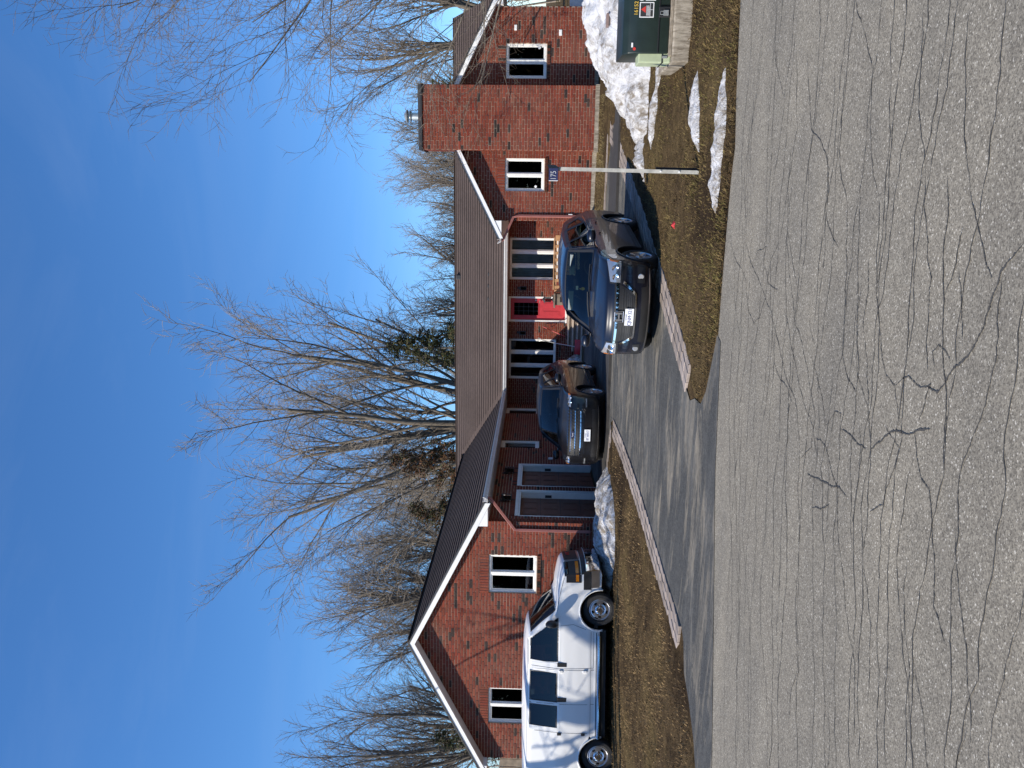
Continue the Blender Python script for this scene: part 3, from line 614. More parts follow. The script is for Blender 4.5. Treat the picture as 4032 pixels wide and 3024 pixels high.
# chimney
CX0,CX1,CY,CZ=1.028,2.824,24.147,5.652
TC=TF(CY); wc,mc=wall('chimney',TC,CX0,CX1,ZB,[(CX0,CZ),(CX1,CZ)],[],thick=.3)
cb=MB(); cb.box(CX0,CX1,CY+.31,25.35,ZB,CZ-.002); cbo=cb.build('flue_core',MT['mortar'],wc)
for s,xx in((-1,CX0),(1,CX1)): _,m2=wall('chimney',TX(xx,s),CY+.006,25.35,ZB,[(CY,CZ),(25.35,CZ)],[],backing=False); mc.add(m2.v,m2.f); mc.c.extend(m2.c)
bricksets.append((mc,wc))
b=MB(); b.box(CX0-.05,CX1+.05,CY-.05,25.4,CZ,CZ+.035); b.box(CX0-.03,CX1+.03,CY-.03,25.38,CZ+.035,CZ+.12); b.build('chimney_cap',MT['dark'],house,bevel=.008)
fx,fy,fz=1.99,24.75,CZ+.12; TT=lambda x,y,z:(x+fx,y+fy,z+fz)
fl=MB().lathe([(.11,0),(.11,.30),(.16,.30),(.165,.315),(.11,.32),(.10,.36),(.10,.40)],20,TT).build('flue_pipe',MT['steel'],house,smooth=True)
MB().lathe([(.0,.44),(.10,.44),(.19,.40),(.195,.415),(.13,.47),(.0,.51)],20,TT).build('flue_hood',MT['steel'],fl,smooth=True)
# 300 largest bricks as pieces of their own, the rest as one part for each wall
INDIV.sort(key=lambda q:(Vector(q[3](q[2][0][0],0,q[2][0][1]))-Vector((0,0,CAMZ))).length if q[2][0][1]>1.1 else 99)
VAR=[]
for k in range(14):
    b=MB(); c=tone() if k<13 else (.030,.021,.019,1)
    hu,hz=(BL-BJ)/2,(BP-BJ)/2; brickpiece(b,[(-hu,-hz),(hu,-hz),(hu,hz),(-hu,hz)],lambda u,d,z:(u,-d,z),.011,c); o=b.build('brick',MT['brick'],None); VAR.append(o.data); bpy.data.objects.remove(o)
for n_,(nm,mb,p,T,prd,wo) in enumerate(INDIV):
    if n_<300:
        o=bpy.data.objects.new('brick',VAR[rnd.randrange(14) if rnd.random()<.5 else rnd.randrange(13)]); col.objects.link(o); o.parent=wl
        cu=(p[0][0]+p[1][0])/2; cz=(p[0][1]+p[2][1])/2; q=T(cu,0,cz); o.location=(q[0],q[1]+rnd.uniform(-.002,.002),q[2])
    else: brickpiece(mb,p,T,prd,tone())
for mb,wo in bricksets: mb.build('bricks',MT['brick'],wo,kind='stuff')
# foundation
b=MB(); b.box(XL-.012,XR+.012,Y1-.02,Y1+.3,.2,ZB-.003); b.box(CX0-.03,CX1+.03,CY-.03,Y1,.2,ZB-.002); b.box(XW,XG+.015,Y3-.015,Y3+.3,.1,ZB-.223); b.build('foundation',MT['concrete'],house)
# --- windows and doors
for i,o in enumerate(RW):
    window(TR,FN,*o,n=2,curtain=[('interior',0,.16),None] if i else [('sheer',0,.12),None])
for i,o in enumerate(LWN): window(TL,FN,*o,n=2,curtain=[None,('sheer',.9,1.0)] if i==0 else None)
window(TM,FN,*MW[0],n=3,slide=False,mat='glassclear',curtain=[('sheer',0,1),('sheer',.0,1.0),('sheer',0,1)],mull=.10)
window(TM,FN,*MW[1],n=3,slide=False,mull=.10)
for o in NW: window(TG,(1,0,0),*o,n=1,fw=.09,slide=False,rec=.02)
# round thermometer and small white fittings
for u,z,Yp in((-.03,2.30,Y1),(3.98-.12,2.98,Y1)):
    pass
b=MB(); b.lathe([(0,.012),(.035,.012),(.04,0)],16,lambda x,y,z:(3.93+x,Y1+.055-z,2.28+y)); th=b.build('thermometer',MT['wht'],house)
b=MB(); b.lathe([(0,.012),(.035,.012),(.04,0)],16,lambda x,y,z:(-.0+x,Y1+.055-z,2.32+y)); b.build('thermometer',MT['wht'],house)
for (u,z,w_,h_) in((4.46,2.98,.15,.075),(4.33,1.68,.16,.085)):
    b=MB(); b.box(u-w_/2,u+w_/2,-.002,.03,z-h_/2,z+h_/2,TR); b.box(u-w_/2+.02,u+w_/2-.02,.03,.034,z-.02,z+.02,TR); b.build('wall_vent',MT['white'],house,bevel=.006)
# front door
b=MB(); u0,u1,z0,z1=DOOR
b.box(u0,u0+.075,-.13,-.01,z0,z1,TM); b.box(u1-.075,u1,-.13,-.01,z0,z1,TM); b.box(u0+.075,u1-.075,-.13,-.012,z1-.08,z1,TM); b.box(u0-.03,u1+.03,-.13,.05,z0-.05,z0+.02,TM)
df=b.build('door_frame',MT['vinyl'],house,bevel=.006)
a,c=u0+.08,u1-.08; e,g=z0+.022,z1-.085; b=MB(); dd=-.075
gl=(a+.17,c-.17,e+1.03,g-.13)
b.box(a,gl[0],dd-.045,dd,e,g,TM); b.box(gl[1],c,dd-.045,dd,e,g,TM); b.box(gl[0],gl[1],dd-.045,dd,gl[3],g,TM); b.box(gl[0],gl[1],dd-.045,dd,e,gl[2],TM)
for k in range(2):
    w_=(c-a-.36)/2-.03; p0=a+.15+k*(w_+.12); 
    b.box(p0,p0+w_,dd,dd+.006,e+.2,e+.86,TM); b.box(p0+.03,p0+w_-.03,dd+.006,dd+.014,e+.23,e+.83,TM)
door=b.build('door',MT['red'],house,bevel=.004)
pane(TM,gl[0],gl[1],gl[2],gl[3],dd-.02,FN,door); b=MB()
for k in range(1,3): x=lerp(gl[0],gl[1],k/3); b.box(x-.008,x+.008,dd-.018,dd-.004,gl[2],gl[3],TM)
for k in range(1,5): z=lerp(gl[2],gl[3],k/5); b.box(gl[0],gl[1],dd-.017,dd-.005,z-.008,z+.008,TM)
b.build('glazing_bar',MT['dark'],door)
b=MB(); b.box(gl[0]-.025,gl[1]+.025,dd,dd+.012,gl[3],gl[3]+.025,TM); b.box(gl[0]-.025,gl[1]+.025,dd,dd+.012,gl[2]-.025,gl[2],TM); b.box(gl[0]-.025,gl[0],dd,dd+.012,gl[2],gl[3],TM); b.box(gl[1],gl[1]+.025,dd,dd+.012,gl[2],gl[3],TM); b.build('lite_trim',MT['red'],door)
b=MB(); b.tube([TM(c-.07,dd,e+.98),TM(c-.07,dd+.06,e+.98),TM(c-.17,dd+.065,e+.98)],.011,8); b.lathe([(0,.02),(.028,.015),(.03,0)],14,lambda x,y,z:TM(c-.07+x,dd+z,e+1.12+y)); b.build('handle',MT['steel'],door,smooth=True)
# garage doors, deep white jambs, panelled brown doors
for o in GD:
    u0,u1,z0,z1=o; b=MB()
    b.box(u1-.04,u1,-.21,.012,z0,z1,TG); b.box(u0,u0+.04,-.21,.012,z0,z1,TG); b.box(u0+.04,u1-.04,-.21,.012,z1-.05,z1,TG)
    b.box(u1,u1+.085,.0125,.03,z0,z1+.085,TG); b.box(u0,u1,.0125,.03,z1,z1+.085,TG)
    fr=b.build('garage_frame',MT['vinyl'],house,bevel=.004)
    gd=MB(); gd.box(u0+.04,u1-.04,-.20,-.17,z0,z1-.05,TG); nr,nc=4,4
    for i in range(nr):
        for j in range(nc):
            pu=(u1-u0-.08)/nc; pz=(z1-.05-z0)/nr; a=u0+.04+j*pu; e=z0+i*pz
            gd.box(a+.045,a+pu-.045,-.17,-.162,e+.07,e+pz-.07,TG); gd.box(a+.075,a+pu-.075,-.162,-.152,e+.10,e+pz-.10,TG)
    gdo=gd.build('garage_door',MT['garage'],house,bevel=.005)
    b=MB(); 
    for i in range(1,nr): z=z0+i*(z1-.05-z0)/nr; b.box(u0+.04,u1-.04,-.1695,-.167,z-.006,z+.006,TG)
    b.build('panel_joint',MT['blk'],gdo)
    b=MB(); b.box(u1-.046,u1-.041,-.15,-.07,z0+1.32,z0+1.50,TG); b.build('keypad',MT['dark'],fr)
# lanterns
def lantern(T,u,z,name='wall_lantern'):
    b=MB(); b.box(u-.045,u+.045,.012,.03,z-.02,z+.16,T); b.tube([T(u,.03,z+.1),T(u,.11,z+.13),T(u,.13,z+.06)],.010,6)
    b.prism([(u-.09,z+.03),(u+.09,z+.03),(u+.03,z+.09),(u-.03,z+.09)],.05,.21,T)
    for s in(-1,1):
        for q in(.065,.185): b.box(u+s*.06-.008,u+s*.06+.008,q,q+.012,z-.17,z+.03,T)
    b.box(u-.07,u+.07,.06,.2,z-.19,z-.17,T); o=b.build(name,MT['dark'],house); MB().box(u-.055,u+.055,.075,.185,z-.17,z+.03,T).build('lamp_glass',MT['carglass'],o); return o
lantern(TG,22.3,2.98); lantern(TG,20.15,2.98)
lantern(TM,-5.45,2.82); lantern(TM,-3.74,2.82)
# small white plate on the dark wall and cable box near the downspout
b=MB(); b.box(23.6,23.72,.012,.05,1.62,1.76,TG); b.build('outlet_cover',MT['white'],house,bevel=.004)
b=MB(); b.box(-.90,-.80,.012,.07,1.18,1.31,TR); b.build('meter_box',MT['white'],house,bevel=.006)
# --- roofs
ey,ez,rgy,rgz=29.24,3.455,34.2,5.79; mp=(rgz-ez)/(rgy-ey)
def mainz(y): return ez+mp*(y-ey)
rb=MB(); x1=6.5
rb.add([(-15.6,ey,ez-.02),(x1,ey,ez-.02),(x1,rgy,rgz-.02),(-15.6,rgy,rgz-.02),(x1,38.9,3.43),(-15.6,38.9,3.43)],[(0,1,2,3),(3,2,4,5)])
# right wing slopes
le=RAX-3.55; re=RAX+3.55; rez=RAZ-RPIT*3.55; yr=Y1-ROV; yb=ey+(RAZ-ez)/mp; ybe=ey+(rez-ez)/mp
rb.add([(le,yr,rez-.02),(RAX,yr,RAZ-.02),(RAX,yb,RAZ-.02),(le,ybe,rez-.02)],[(0,3,2,1)])
rb.add([(re,yr,rez-.02),(RAX,yr,RAZ-.02),(RAX,yb,RAZ-.02),(re,ybe,rez-.02)],[(0,1,2,3)])
# garage wing slopes
gle=LAX-4.05; gre=LAX+4.05; gez=LAZ-LPIT*4.05; gyr=Y3-ROV; gyb=ey+(LAZ-ez)/mp; gye=ey+(gez-ez)/mp
rb.add([(gre,gyr,gez-.02),(LAX,gyr,LAZ-.02),(LAX,gyb,LAZ-.02),(gre,gye,gez-.02)],[(0,1,2,3)][::1])
rb.add([(gle,gyr,gez-.02),(LAX,gyr,LAZ-.02),(LAX,38,LAZ-.02),(gle,38,gez-.02)],[(0,3,2,1)])
roof=rb.build('roof',MT['shingle'],house)
um=Vector((0,-mp,1)).normalized(); ug=Vector((LPIT,0,1)).normalized(); ul=Vector((-RPIT,0,1)).normalized(); ur=Vector((RPIT,0,1)).normalized()
def course(v,up,hb):
    hb+=.012
    o=MB().add([v[0],v[1],v[0]+up*hb,v[1]+up*hb,v[2]+up*.003,v[3]+up*.003],[(0,1,3,2),(2,3,4,5)]).build('shingle_course',MT['shingle'],roof)
    o.data.materials.append(MT['blk']); o.data.polygons[0].material_index=1  # black asphalt butt edge, also stands in for the shadow line between courses
# main slope: courses run from the garage valley to the right end
zs=[ez+(rgz-ez)*k/22 for k in range(23)]
for k in range(22):
    z0_,z1_=zs[k],zs[min(k+1,22)]+(.012 if k<21 else 0)
    def xl(z): return gre-(z-gez)/LPIT if z<=LAZ else -15.6
    y0_=ey+(z0_-ez)/mp; y1_=ey+(z1_-ez)/mp; v=[Vector((xl(z0_),y0_,z0_)),Vector((x1,y0_,z0_)),Vector((x1,y1_,z1_)),Vector((xl(z1_) if abs(xl(z1_)-xl(z0_))<2 else xl(z0_),y1_,z1_))]
    hb=.018+rnd.uniform(-.002,.003)
    course(v,um,hb)
for k in range(20):
    z0_,z1_=gez+(LAZ-gez)*k/20,gez+(LAZ-gez)*min(20,k+1.1)/20
    gx_=lambda z:gre-(z-gez)/LPIT
    gy_=lambda z:ey+(z-ez)/mp
    v=[Vector((gx_(z0_),gyr,z0_)),Vector((gx_(z0_),gy_(z0_),z0_)),Vector((gx_(z1_),gy_(z1_),z1_)),Vector((gx_(z1_),gyr,z1_))]; hb=.018+rnd.uniform(-.002,.003)
    course(v,ug,hb)
# ridge caps, valley strip
b=MB(); b.box(-15.6,x1,rgy-.13,rgy+.13,rgz+.004,rgz+.022); b.box(LAX-.13,LAX+.13,gyr,gyb,LAZ+.004,LAZ+.022); b.box(RAX-.13,RAX+.13,yr,yb,RAZ+.004,RAZ+.022)
v0=Vector((gre,gye,gez)); v1=Vector((LAX,gyb,LAZ)); sd=Vector((1,0,0))
b.add([v0+um*.022+sd*.0,v0+um*.022+sd*.26,v1+um*.022+sd*.26,v1+um*.022],[(0,1,2,3)]); b.build('ridge_cap',MT['shingle'],roof)
# roof vents
b=MB(); b.box(-3.86,-3.66,33.5,33.8,mainz(33.5)+.0,mainz(33.65)+.16); b.build('roof_vent',MT['dark'],roof,bevel=.03,seg=2)
for x_,y_ in((-3.3,30.6),(-3.75,30.62),(-4.25,30.62)): b=MB(); b.box(x_-.06,x_+.06,y_-.05,y_+.05,mainz(y_)-.02,mainz(y_)+.05); b.build('roof_bracket',MT['dark'],roof,bevel=.01)
# fascia, soffit, gutters
def rake(ax,az,pit,half,yf,nm):
    f=MB(); dr=MB(); n=math.hypot(1,pit)
    for s in(-1,1):
        a=(ax,az-.01); e=(ax+s*half,az-.01-pit*half); dn=.155
        f.prism([(a[0],a[1]),(e[0],e[1]),(e[0],e[1]-dn),(a[0],a[1]-dn)],.0,.022,TF(yf))
        dr.prism([(a[0],a[1]+.03),(e[0]+s*.03,e[1]+.03-pit*.03),(e[0]+s*.03,e[1]-.012-pit*.03),(a[0],a[1]-.012)],-.02,.045,TF(yf))
    fo=f.build('fascia',MT['white'],house); dr.build('drip_edge',MT['dark'],fo); return fo
rake(RAX,RAZ,RPIT,3.52,yr,'r'); rake(LAX,LAZ,LPIT,4.02,gyr,'l')
def soffit_rake(ax,az,pit,half,wy,yf):
    for s in(-1,1):
        b=MB(); p=[(ax,az-.15),(ax+s*half,az-.15-pit*half)]
        b.add([(p[0][0],wy,p[0][1]),(p[0][0],yf,p[0][1]),(p[1][0],yf,p[1][1]),(p[1][0],wy,p[1][1])],[(0,1,2,3)])
        b.build('soffit',MT['white'],house)
soffit_rake(RAX,RAZ,RPIT,3.52,Y1,yr-.002); soffit_rake(LAX,LAZ,LPIT,4.02,Y3,gyr-.002)
def ret(T,u_w,u_t,az,ax,pit,d1):      # boxed eave return
    b=MB(); zt0=az-.02-pit*abs(ax-u_w)-.14; zt1=az-.02-pit*abs(ax-u_t)-.05
    b.prism([(u_w,EZ),(u_t,EZ),(u_t,max(zt1,EZ+.02)),(u_w,zt0+.02)],0,d1+.003,T); b.build('eave_return',MT['white'],house)
ret(TF(Y1),XL-.002,le+.02,RAZ,RAX,RPIT,ROV); ret(TF(Y1),XR+.002,re-.02,RAZ,RAX,RPIT,ROV)
ret(TF(Y3),XG+.002,gre-.02,LAZ,LAX,LPIT,ROV); ret(TF(Y3),XW-.002,gle+.02,LAZ,LAX,LPIT,ROV)
for bx in((gre-.05,le+.05,ey+.02,Y2,EZ,EZ+.02),(XG,gre-.02,Y3-ROV+.03,Y2,EZ-.003,EZ+.02),(le+.02,XL,Y1-ROV+.03,Y2,EZ-.003,EZ+.02),(XR,re-.02,Y1-ROV+.03,Y2,EZ-.003,EZ+.02)): MB().box(*bx).build('soffit',MT['white'],house)
for bx in((gre+.02,le-.02,ey+.0,ey+.025,EZ-.004,ez),(gre-.025,gre,gyr+.03,ey,EZ-.006,gez),(le,le+.025,yr+.03,ey,EZ-.006,rez)): MB().box(*bx).build('fascia',MT['white'],house)
def gutter(p0,p1,outd):
    p0,p1,o=Vector(p0),Vector(p1),Vector(outd); s=[(0,0),(.085,0),(.095,.03),(.125,.085),(.125,.12),(.115,.12),(.11,.09),(.08,.012),(.008,.012),(.008,.12),(0,.12)]
    v=[p+o*a+Vector((0,0,c)) for p in(p0,p1) for a,c in s]; n=len(s)
    f=[(i,(i+1)%n,n+(i+1)%n,n+i) for i in range(n)]+[tuple(range(n)),tuple(range(2*n-1,n-1,-1))]
    return MB().add(v,f).build('gutter',MT['gutter'],house)
gutter((gre+.13,ey,EZ+.005),(le-.13,ey,EZ+.005),(0,-1,0)); gutter((gre,gyr-.02,EZ+.005),(gre,ey-.0,EZ+.005),(1,0,0)); gutter((le,yr-.02,EZ+.005),(le,ey,EZ+.005),(-1,0,0))
def spout(pts,wd=.075):
    b=MB(); b.tube(pts,wd/1.45,4); return b.build('downspout',MT['spout'],house,smooth=False,bevel=.008)
spout([(gre+.06,Y3-.22,EZ+.02),(gre+.04,Y3-.2,EZ-.06),(XG-.19,Y3-.055,2.66),(XG-.20,Y3-.055,2.5),(XG-.205,Y3-.055,.72)])
spout([(le-.06,Y1-.24,EZ+.03),(le-.02,Y1-.24,EZ-.05),(XL+.10,Y1-.07,2.98),(XL+.14,Y1-.055,2.82),(XL+.14,Y1-.055,.78)])
# --- porch: landing, steps, railing
steps=empty('entry_steps',(-4.2,29,.5),'wide pale stone entry steps below the red door','steps')
for k,(ya,zz) in enumerate(((29.0,1.06),(28.62,.91),(28.24,.76),(27.86,.62))):
    b=MB(); xl_,xr_=-5.75-.12*k,-1.2
    b.box(xl_,xr_,ya,ya+.42 if k else Y2-.02,zz-.055,zz)
    b.build('tread',MT['stone'],steps,bevel=.012)
    b=MB(); b.box(xl_+.04,xr_-.01,ya+.05,ya+.4 if k else Y2-.03,.42,zz-.056); b.build('riser',simple('riser_stone',(.20,.155,.12),.9,var=.2) if k==0 else bpy.data.materials['riser_stone'],steps)
rail=empty('porch_railing',(-2.6,28.7,1.06),'cedar porch railing with wide slats below the curtained front window','railing')
ry=28.75
b=MB(); b.box(-3.62,-1.75,ry-.06,ry+.07,1.62,1.66); b.build('top_rail',MT['wood'],rail,bevel=.006)
b=MB(); b.box(-3.6,-1.78,ry-.02,ry+.02,1.54,1.615); b.build('rail',MT['wood'],rail,bevel=.004); b=MB(); b.box(-3.6,-1.78,ry-.02,ry+.02,1.10,1.17); b.build('rail',MT['wood'],rail,bevel=.004)
for k in range(8): x=-3.52+k*.243; b=MB(); b.box(x-.055,x+.055,ry-.05,ry-.021,1.08,1.60); b.build('slat',MT['wood'],rail,bevel=.004)
for x in(-3.66,-1.72): b=MB(); b.box(x-.05,x+.05,ry-.05,ry+.05,.62,1.60); b.build('post',MT['wood'],rail,bevel=.006)
pil=empty('porch_planter',(-4.0,28.6,1.0),'weathered wooden planter box standing at the end of the cedar railing','planter')
b=MB(); b.box(-4.15,-3.75,28.5,28.9,.76,1.56); b.build('box',MT['oldwood'],pil,bevel=.01); b=MB(); b.box(-4.24,-3.72,28.44,28.96,1.56,1.62); b.build('rim',MT['oldwood'],pil,bevel=.01)
b=MB(); b.box(-4.04,-3.86,28.488,28.499,.95,1.4); b.build('panel',MT['black'],pil)
lt=empty('porch_lantern',(-3.95,28.7,1.62),'black metal lantern standing on the porch planter beside the red door','lantern')
b=MB(); b.lathe([(0,0),(.10,0),(.10,.02),(.04,.05),(.035,.1)],12,lambda x,y,z:(x-3.98,y+28.7,z+1.62)); b.build('foot',MT['dark'],lt); b=MB()
for s in(-1,1):
    for q in(-1,1): b.box(-3.98+s*.075-.008,-3.98+s*.075+.008,28.7+q*.075-.008,28.7+q*.075+.008,1.71,1.93)
b.lathe([(.13,.31),(.13,.32),(.04,.40),(.0,.43)],4,lambda x,y,z:(x-3.98,y+28.7,z+1.62)); b.build('cage',MT['dark'],lt); MB().box(-4.045,-3.915,28.635,28.765,1.715,1.925).build('lamp_glass',MT['glass'],lt)
# snow shovel and broom
sh=empty('snow_shovel',(-5.9,28.1,.6),'red snow shovel with a dark handle standing against the front wall','shovel')
b=MB(); n=9; sv=[]
for i in range(n):
    t=i/(n-1)-.5; 
    for z,yo in((.63,0),(.72,.02),(.80,.05),(.83,.065)): sv.append((-5.62+t*.55,28.2-.07*math.cos(t*2.6)+yo,z))
b.add(sv,[(i*4+j,i*4+j+1,(i+1)*4+j+1,(i+1)*4+j) for i in range(n-1) for j in range(3)]); b.build('blade',MT['redp'],sh,smooth=True)
b=MB(); b.tube([(-5.62,28.22,.75),(-5.63,28.9,1.5),(-5.64,29.55,2.0)],.016,8); b.build('handle',MT['steel'],sh,smooth=True)
b=MB(); b.tube([(-5.64,29.55,2.0),(-5.70,29.6,2.1),(-5.70,29.63,2.16),(-5.58,29.63,2.16),(-5.58,29.6,2.1),(-5.64,29.55,2.0)],.012,6); b.build('grip',MT['steel'],sh)
br=empty('broom',(-5.5,29.6,1.06),'red handled broom leaning on the brick wall beside the red door','broom')
b=MB(); b.tube([(-5.52,29.6,1.1),(-5.2,29.97,1.98)],.013,8); b.build('handle',MT['redp'],br); b=MB(); b.prism([(-5.66,.9),(-5.42,.9),(-5.47,1.12),(-5.57,1.12)],.0,.05,TF(29.62)); b.build('brush',MT['black'],br)
# ---------------------------------------------------------------- vehicles
def cr(P,t):
    n=len(P); i=min(int(t),n-2); f=t-i
    p0,p1,p2,p3=P[max(i-1,0)],P[i],P[i+1],P[min(i+2,n-1)]; o=[]
    for a,b,c,d in zip(p0,p1,p2,p3):
        m1,m2=(c-a)*.5,(d-b)*.5
        if (b-a)*(c-b)<=0: m1=0
        if (c-b)*(d-c)<=0: m2=0
        lim=3*abs(c-b); m1=max(-lim,min(lim,m1)); m2=max(-lim,min(lim,m2))
        o.append((2*f**3-3*f*f+1)*b+(f**3-2*f*f+f)*m1+(-2*f**3+3*f*f)*c+(f**3-f*f)*m2)
    return o
class Car:
    def __init__(s,name,label,cat,loc,fwd,prof,wz,tap,paint,rock,wheels,wr,ar,pw=2.4,pitch=math.atan(.034)):
        f=Vector((fwd[0],fwd[1],0)).normalized(); s.root=empty(name,loc,label,cat,rz=math.atan2(f.y,f.x),absolute=False)
        sl=-.034*1.0
        s.root.rotation_euler=(Matrix.Rotation(math.atan(.034),3,'X')@Matrix.Rotation(math.atan2(f.y,f.x),3,'Z')).to_euler() if pitch else (0,0,math.atan2(f.y,f.x))
        s.P=prof; s.wz=wz; s.tap=tap; s.paint=paint; s.rock=rock; s.wh=wheels; s.wr=wr; s.ar=ar; s.pw=pw
    def W(s,x,z): return float(np.interp(z,[a for a,_ in s.wz],[b for _,b in s.wz]))*float(np.interp(x,[a for a,_ in s.tap],[b for _,b in s.tap]))
    def FP(s,t,a,off=0):
        def q(t,a):
            x,z,sw,dr=cr(s.P,t); w=s.W(x-sw,z-dr); return Vector((x-sw*abs(a)**s.pw,a*w,z-dr*a*a))
        p=q(t,a)
        if off:
            e=.02; n=(q(min(t+e,len(s.P)-1),a)-q(max(t-e,0),a)).cross(q(t,a+e)-q(t,a-e))
            n=-n if n.dot(p-Vector((0,0,.6)))<0 else n
            p=p+n.normalized()*off
        return p
    def SP(s,x,z,side,off=0): return Vector((x,side*(s.W(x,z)+off),z))
    @staticmethod
    def grow(poly,g):
        cx=sum(p[0] for p in poly)/len(poly); cz=sum(p[1] for p in poly)/len(poly); mx=max(abs(q[0]-cx) for q in poly); mz=max(abs(q[1]-cz) for q in poly)
        return [(cx+(p[0]-cx)*(1+g/mx),cz+(p[1]-cz)*(1+g/mz)) for p in poly]
    def body(s,holesF,holesS,name='body'):
        """holesF: (t0,t1,a0,a1) in strip, holesS: polygons in (x,z)"""
        holesS=[s.grow(h,.022) for h in holesS]
        N=len(s.P); ts=[i/5 for i in range((N-1)*5+1)]; A=[-1+2*k/20 for k in range(21)]; b=MB()
        ts=sorted(set(ts+[h[0] for h in holesF]+[h[1] for h in holesF]))
        v=[s.FP(t,a) for t in ts for a in A]; m=len(A); f=[]
        for i in range(len(ts)-1):
            for j in range(m-1):
                tc=(ts[i]+ts[i+1])/2; ac=(A[j]+A[j+1])/2
                if any(h[0]<tc<h[1] and h[2]<ac<h[3] for h in holesF): continue
                f.append((i*m+j,i*m+j+1,(i+1)*m+j+1,(i+1)*m+j))
        b.add(v,f)
        ts=[i/10 for i in range((N-1)*10+1)]; E=[s.FP(t,1) for t in ts]; L=[0]
        for p,q in zip(E,E[1:]): L.append(L[-1]+abs(q.x-p.x)+.02*abs(q.z-p.z))
        K=30; x0,xl=E[0].x,E[-1].x
        for side in(1,-1):
            V=[]; 
            for p,l in zip(E,L):
                t=l/L[-1]; bx=lerp(x0,xl,t); bz=float(np.interp(bx,[a for a,_ in s.rock],[c for _,c in s.rock]))
                for k in range(K+1): u=(k/K); x=lerp(p.x,bx,u); z=lerp(p.z,bz,u); V.append([x,z])
            F=[]
            for i in range(len(E)-1):
                for k in range(K):
                    id_=[i*(K+1)+k,i*(K+1)+k+1,(i+1)*(K+1)+k+1,(i+1)*(K+1)+k]; cx=sum(V[q][0] for q in id_)/4; cz=sum(V[q][1] for q in id_)/4
                    if any(math.hypot(cx-wx,cz-s.wr)<s.ar for wx in s.wh): continue
                    if any(bool(inpoly(cx,cz,h)) for h in holesS): continue
                    F.append(id_)
            cnt={}
            for q in F:
                for a_,b_ in zip(q,q[1:]+q[:1]): e=(min(a_,b_),max(a_,b_)); cnt[e]=cnt.get(e,0)+1
            bd=set(i for e,c in cnt.items() if c==1 for i in e)
            for i in bd:
                for wx in s.wh:
                    d=math.hypot(V[i][0]-wx,V[i][1]-s.wr)
                    if abs(d-s.ar)<.075: V[i]=[wx+(V[i][0]-wx)/d*s.ar,s.wr+(V[i][1]-s.wr)/d*s.ar]
            b.add([s.SP(x,z,side) for x,z in V],[q if side>0 else q[::-1] for q in F])
        me=bpy.data.meshes.new(name); me.from_pydata(b.v,[],b.f); bm=bmesh.new(); bm.from_mesh(me)
        bmesh.ops.remove_doubles(bm,verts=bm.verts,dist=.0015); bmesh.ops.recalc_face_normals(bm,faces=bm.faces)
        loose=[v for v in bm.verts if not v.link_faces]; bmesh.ops.delete(bm,geom=loose,context='VERTS')
        bm.to_mesh(me); bm.free(); me.shade_smooth(); me.set_sharp_from_angle(angle=R(42))
        o=bpy.data.objects.new(name,me); col.objects.link(o); me.materials.append(s.paint); o.parent=s.root; s.b=o; return o
    def fin(s,v,f,name,mat,parent=None,out=None,smooth=True):
        if out is not None:
            a,b_,c=[Vector(v[i]) for i in f[len(f)//2][:3]]
            if (b_-a).cross(c-a).dot(Vector(out))<0: f=[q[::-1] for q in f]
        return MB().add(v,f).build(name,MT[mat] if isinstance(mat,str) else mat,parent or s.root,smooth=smooth,angle=50)
    def fpatch(s,c4,off,name,mat,parent=None,n=(8,14),edge=True,out=(1,0,.4)):
        """c4: four (t,a): low-left, low-right, top-right, top-left; thin raised panel following the body"""
        v=[];f=[]; nu,nv=n
        for i in range(nu+1):
            for j in range(nv+1):
                u,w_=i/nu,j/nv; t=(1-u)*((1-w_)*c4[0][0]+w_*c4[1][0])+u*((1-w_)*c4[3][0]+w_*c4[2][0]); a=(1-u)*((1-w_)*c4[0][1]+w_*c4[1][1])+u*((1-w_)*c4[3][1]+w_*c4[2][1])
                v.append(s.FP(t,a,off))
        m=nv+1; f=[(i*m+j,i*m+j+1,(i+1)*m+j+1,(i+1)*m+j) for i in range(nu) for j in range(nv)]
        if edge:
            bd=[j for j in range(m)]+[i*m+nv for i in range(1,nu+1)]+[nu*m+j for j in range(nv-1,-1,-1)]+[i*m for i in range(nu-1,0,-1)]
            c=Vector((0,0,.7)); k=len(v); 
            for i in bd:
                p=Vector(v[i]); g=(s.FP(0,0)-p); v.append(p-(Vector((1,0,0)) if p.z<1.05 else Vector((.5,0,.85)))*(abs(off)+.012))
            nb=len(bd); f+=[(bd[i],k+i,k+(i+1)%nb,bd[(i+1)%nb]) for i in range(nb)]
        return s.fin(v,f,name,mat,parent,out)
    def sgrid(s,c4,side,off,name,mat,parent=None,n=(8,10)):
        v=[]; nu,nv=n
        for i in range(nu+1):
            for j in range(nv+1):
                u,w_=i/nu,j/nv; x=(1-u)*((1-w_)*c4[0][0]+w_*c4[1][0])+u*((1-w_)*c4[3][0]+w_*c4[2][0]); z=(1-u)*((1-w_)*c4[0][1]+w_*c4[1][1])+u*((1-w_)*c4[3][1]+w_*c4[2][1])
                v.append(s.SP(x,z,side,off))
        m=nv+1; f=[(i*m+j,i*m+j+1,(i+1)*m+j+1,(i+1)*m+j) for i in range(nu) for j in range(nv)]
        return s.fin(v,f,name,mat,parent,(0,side,0))
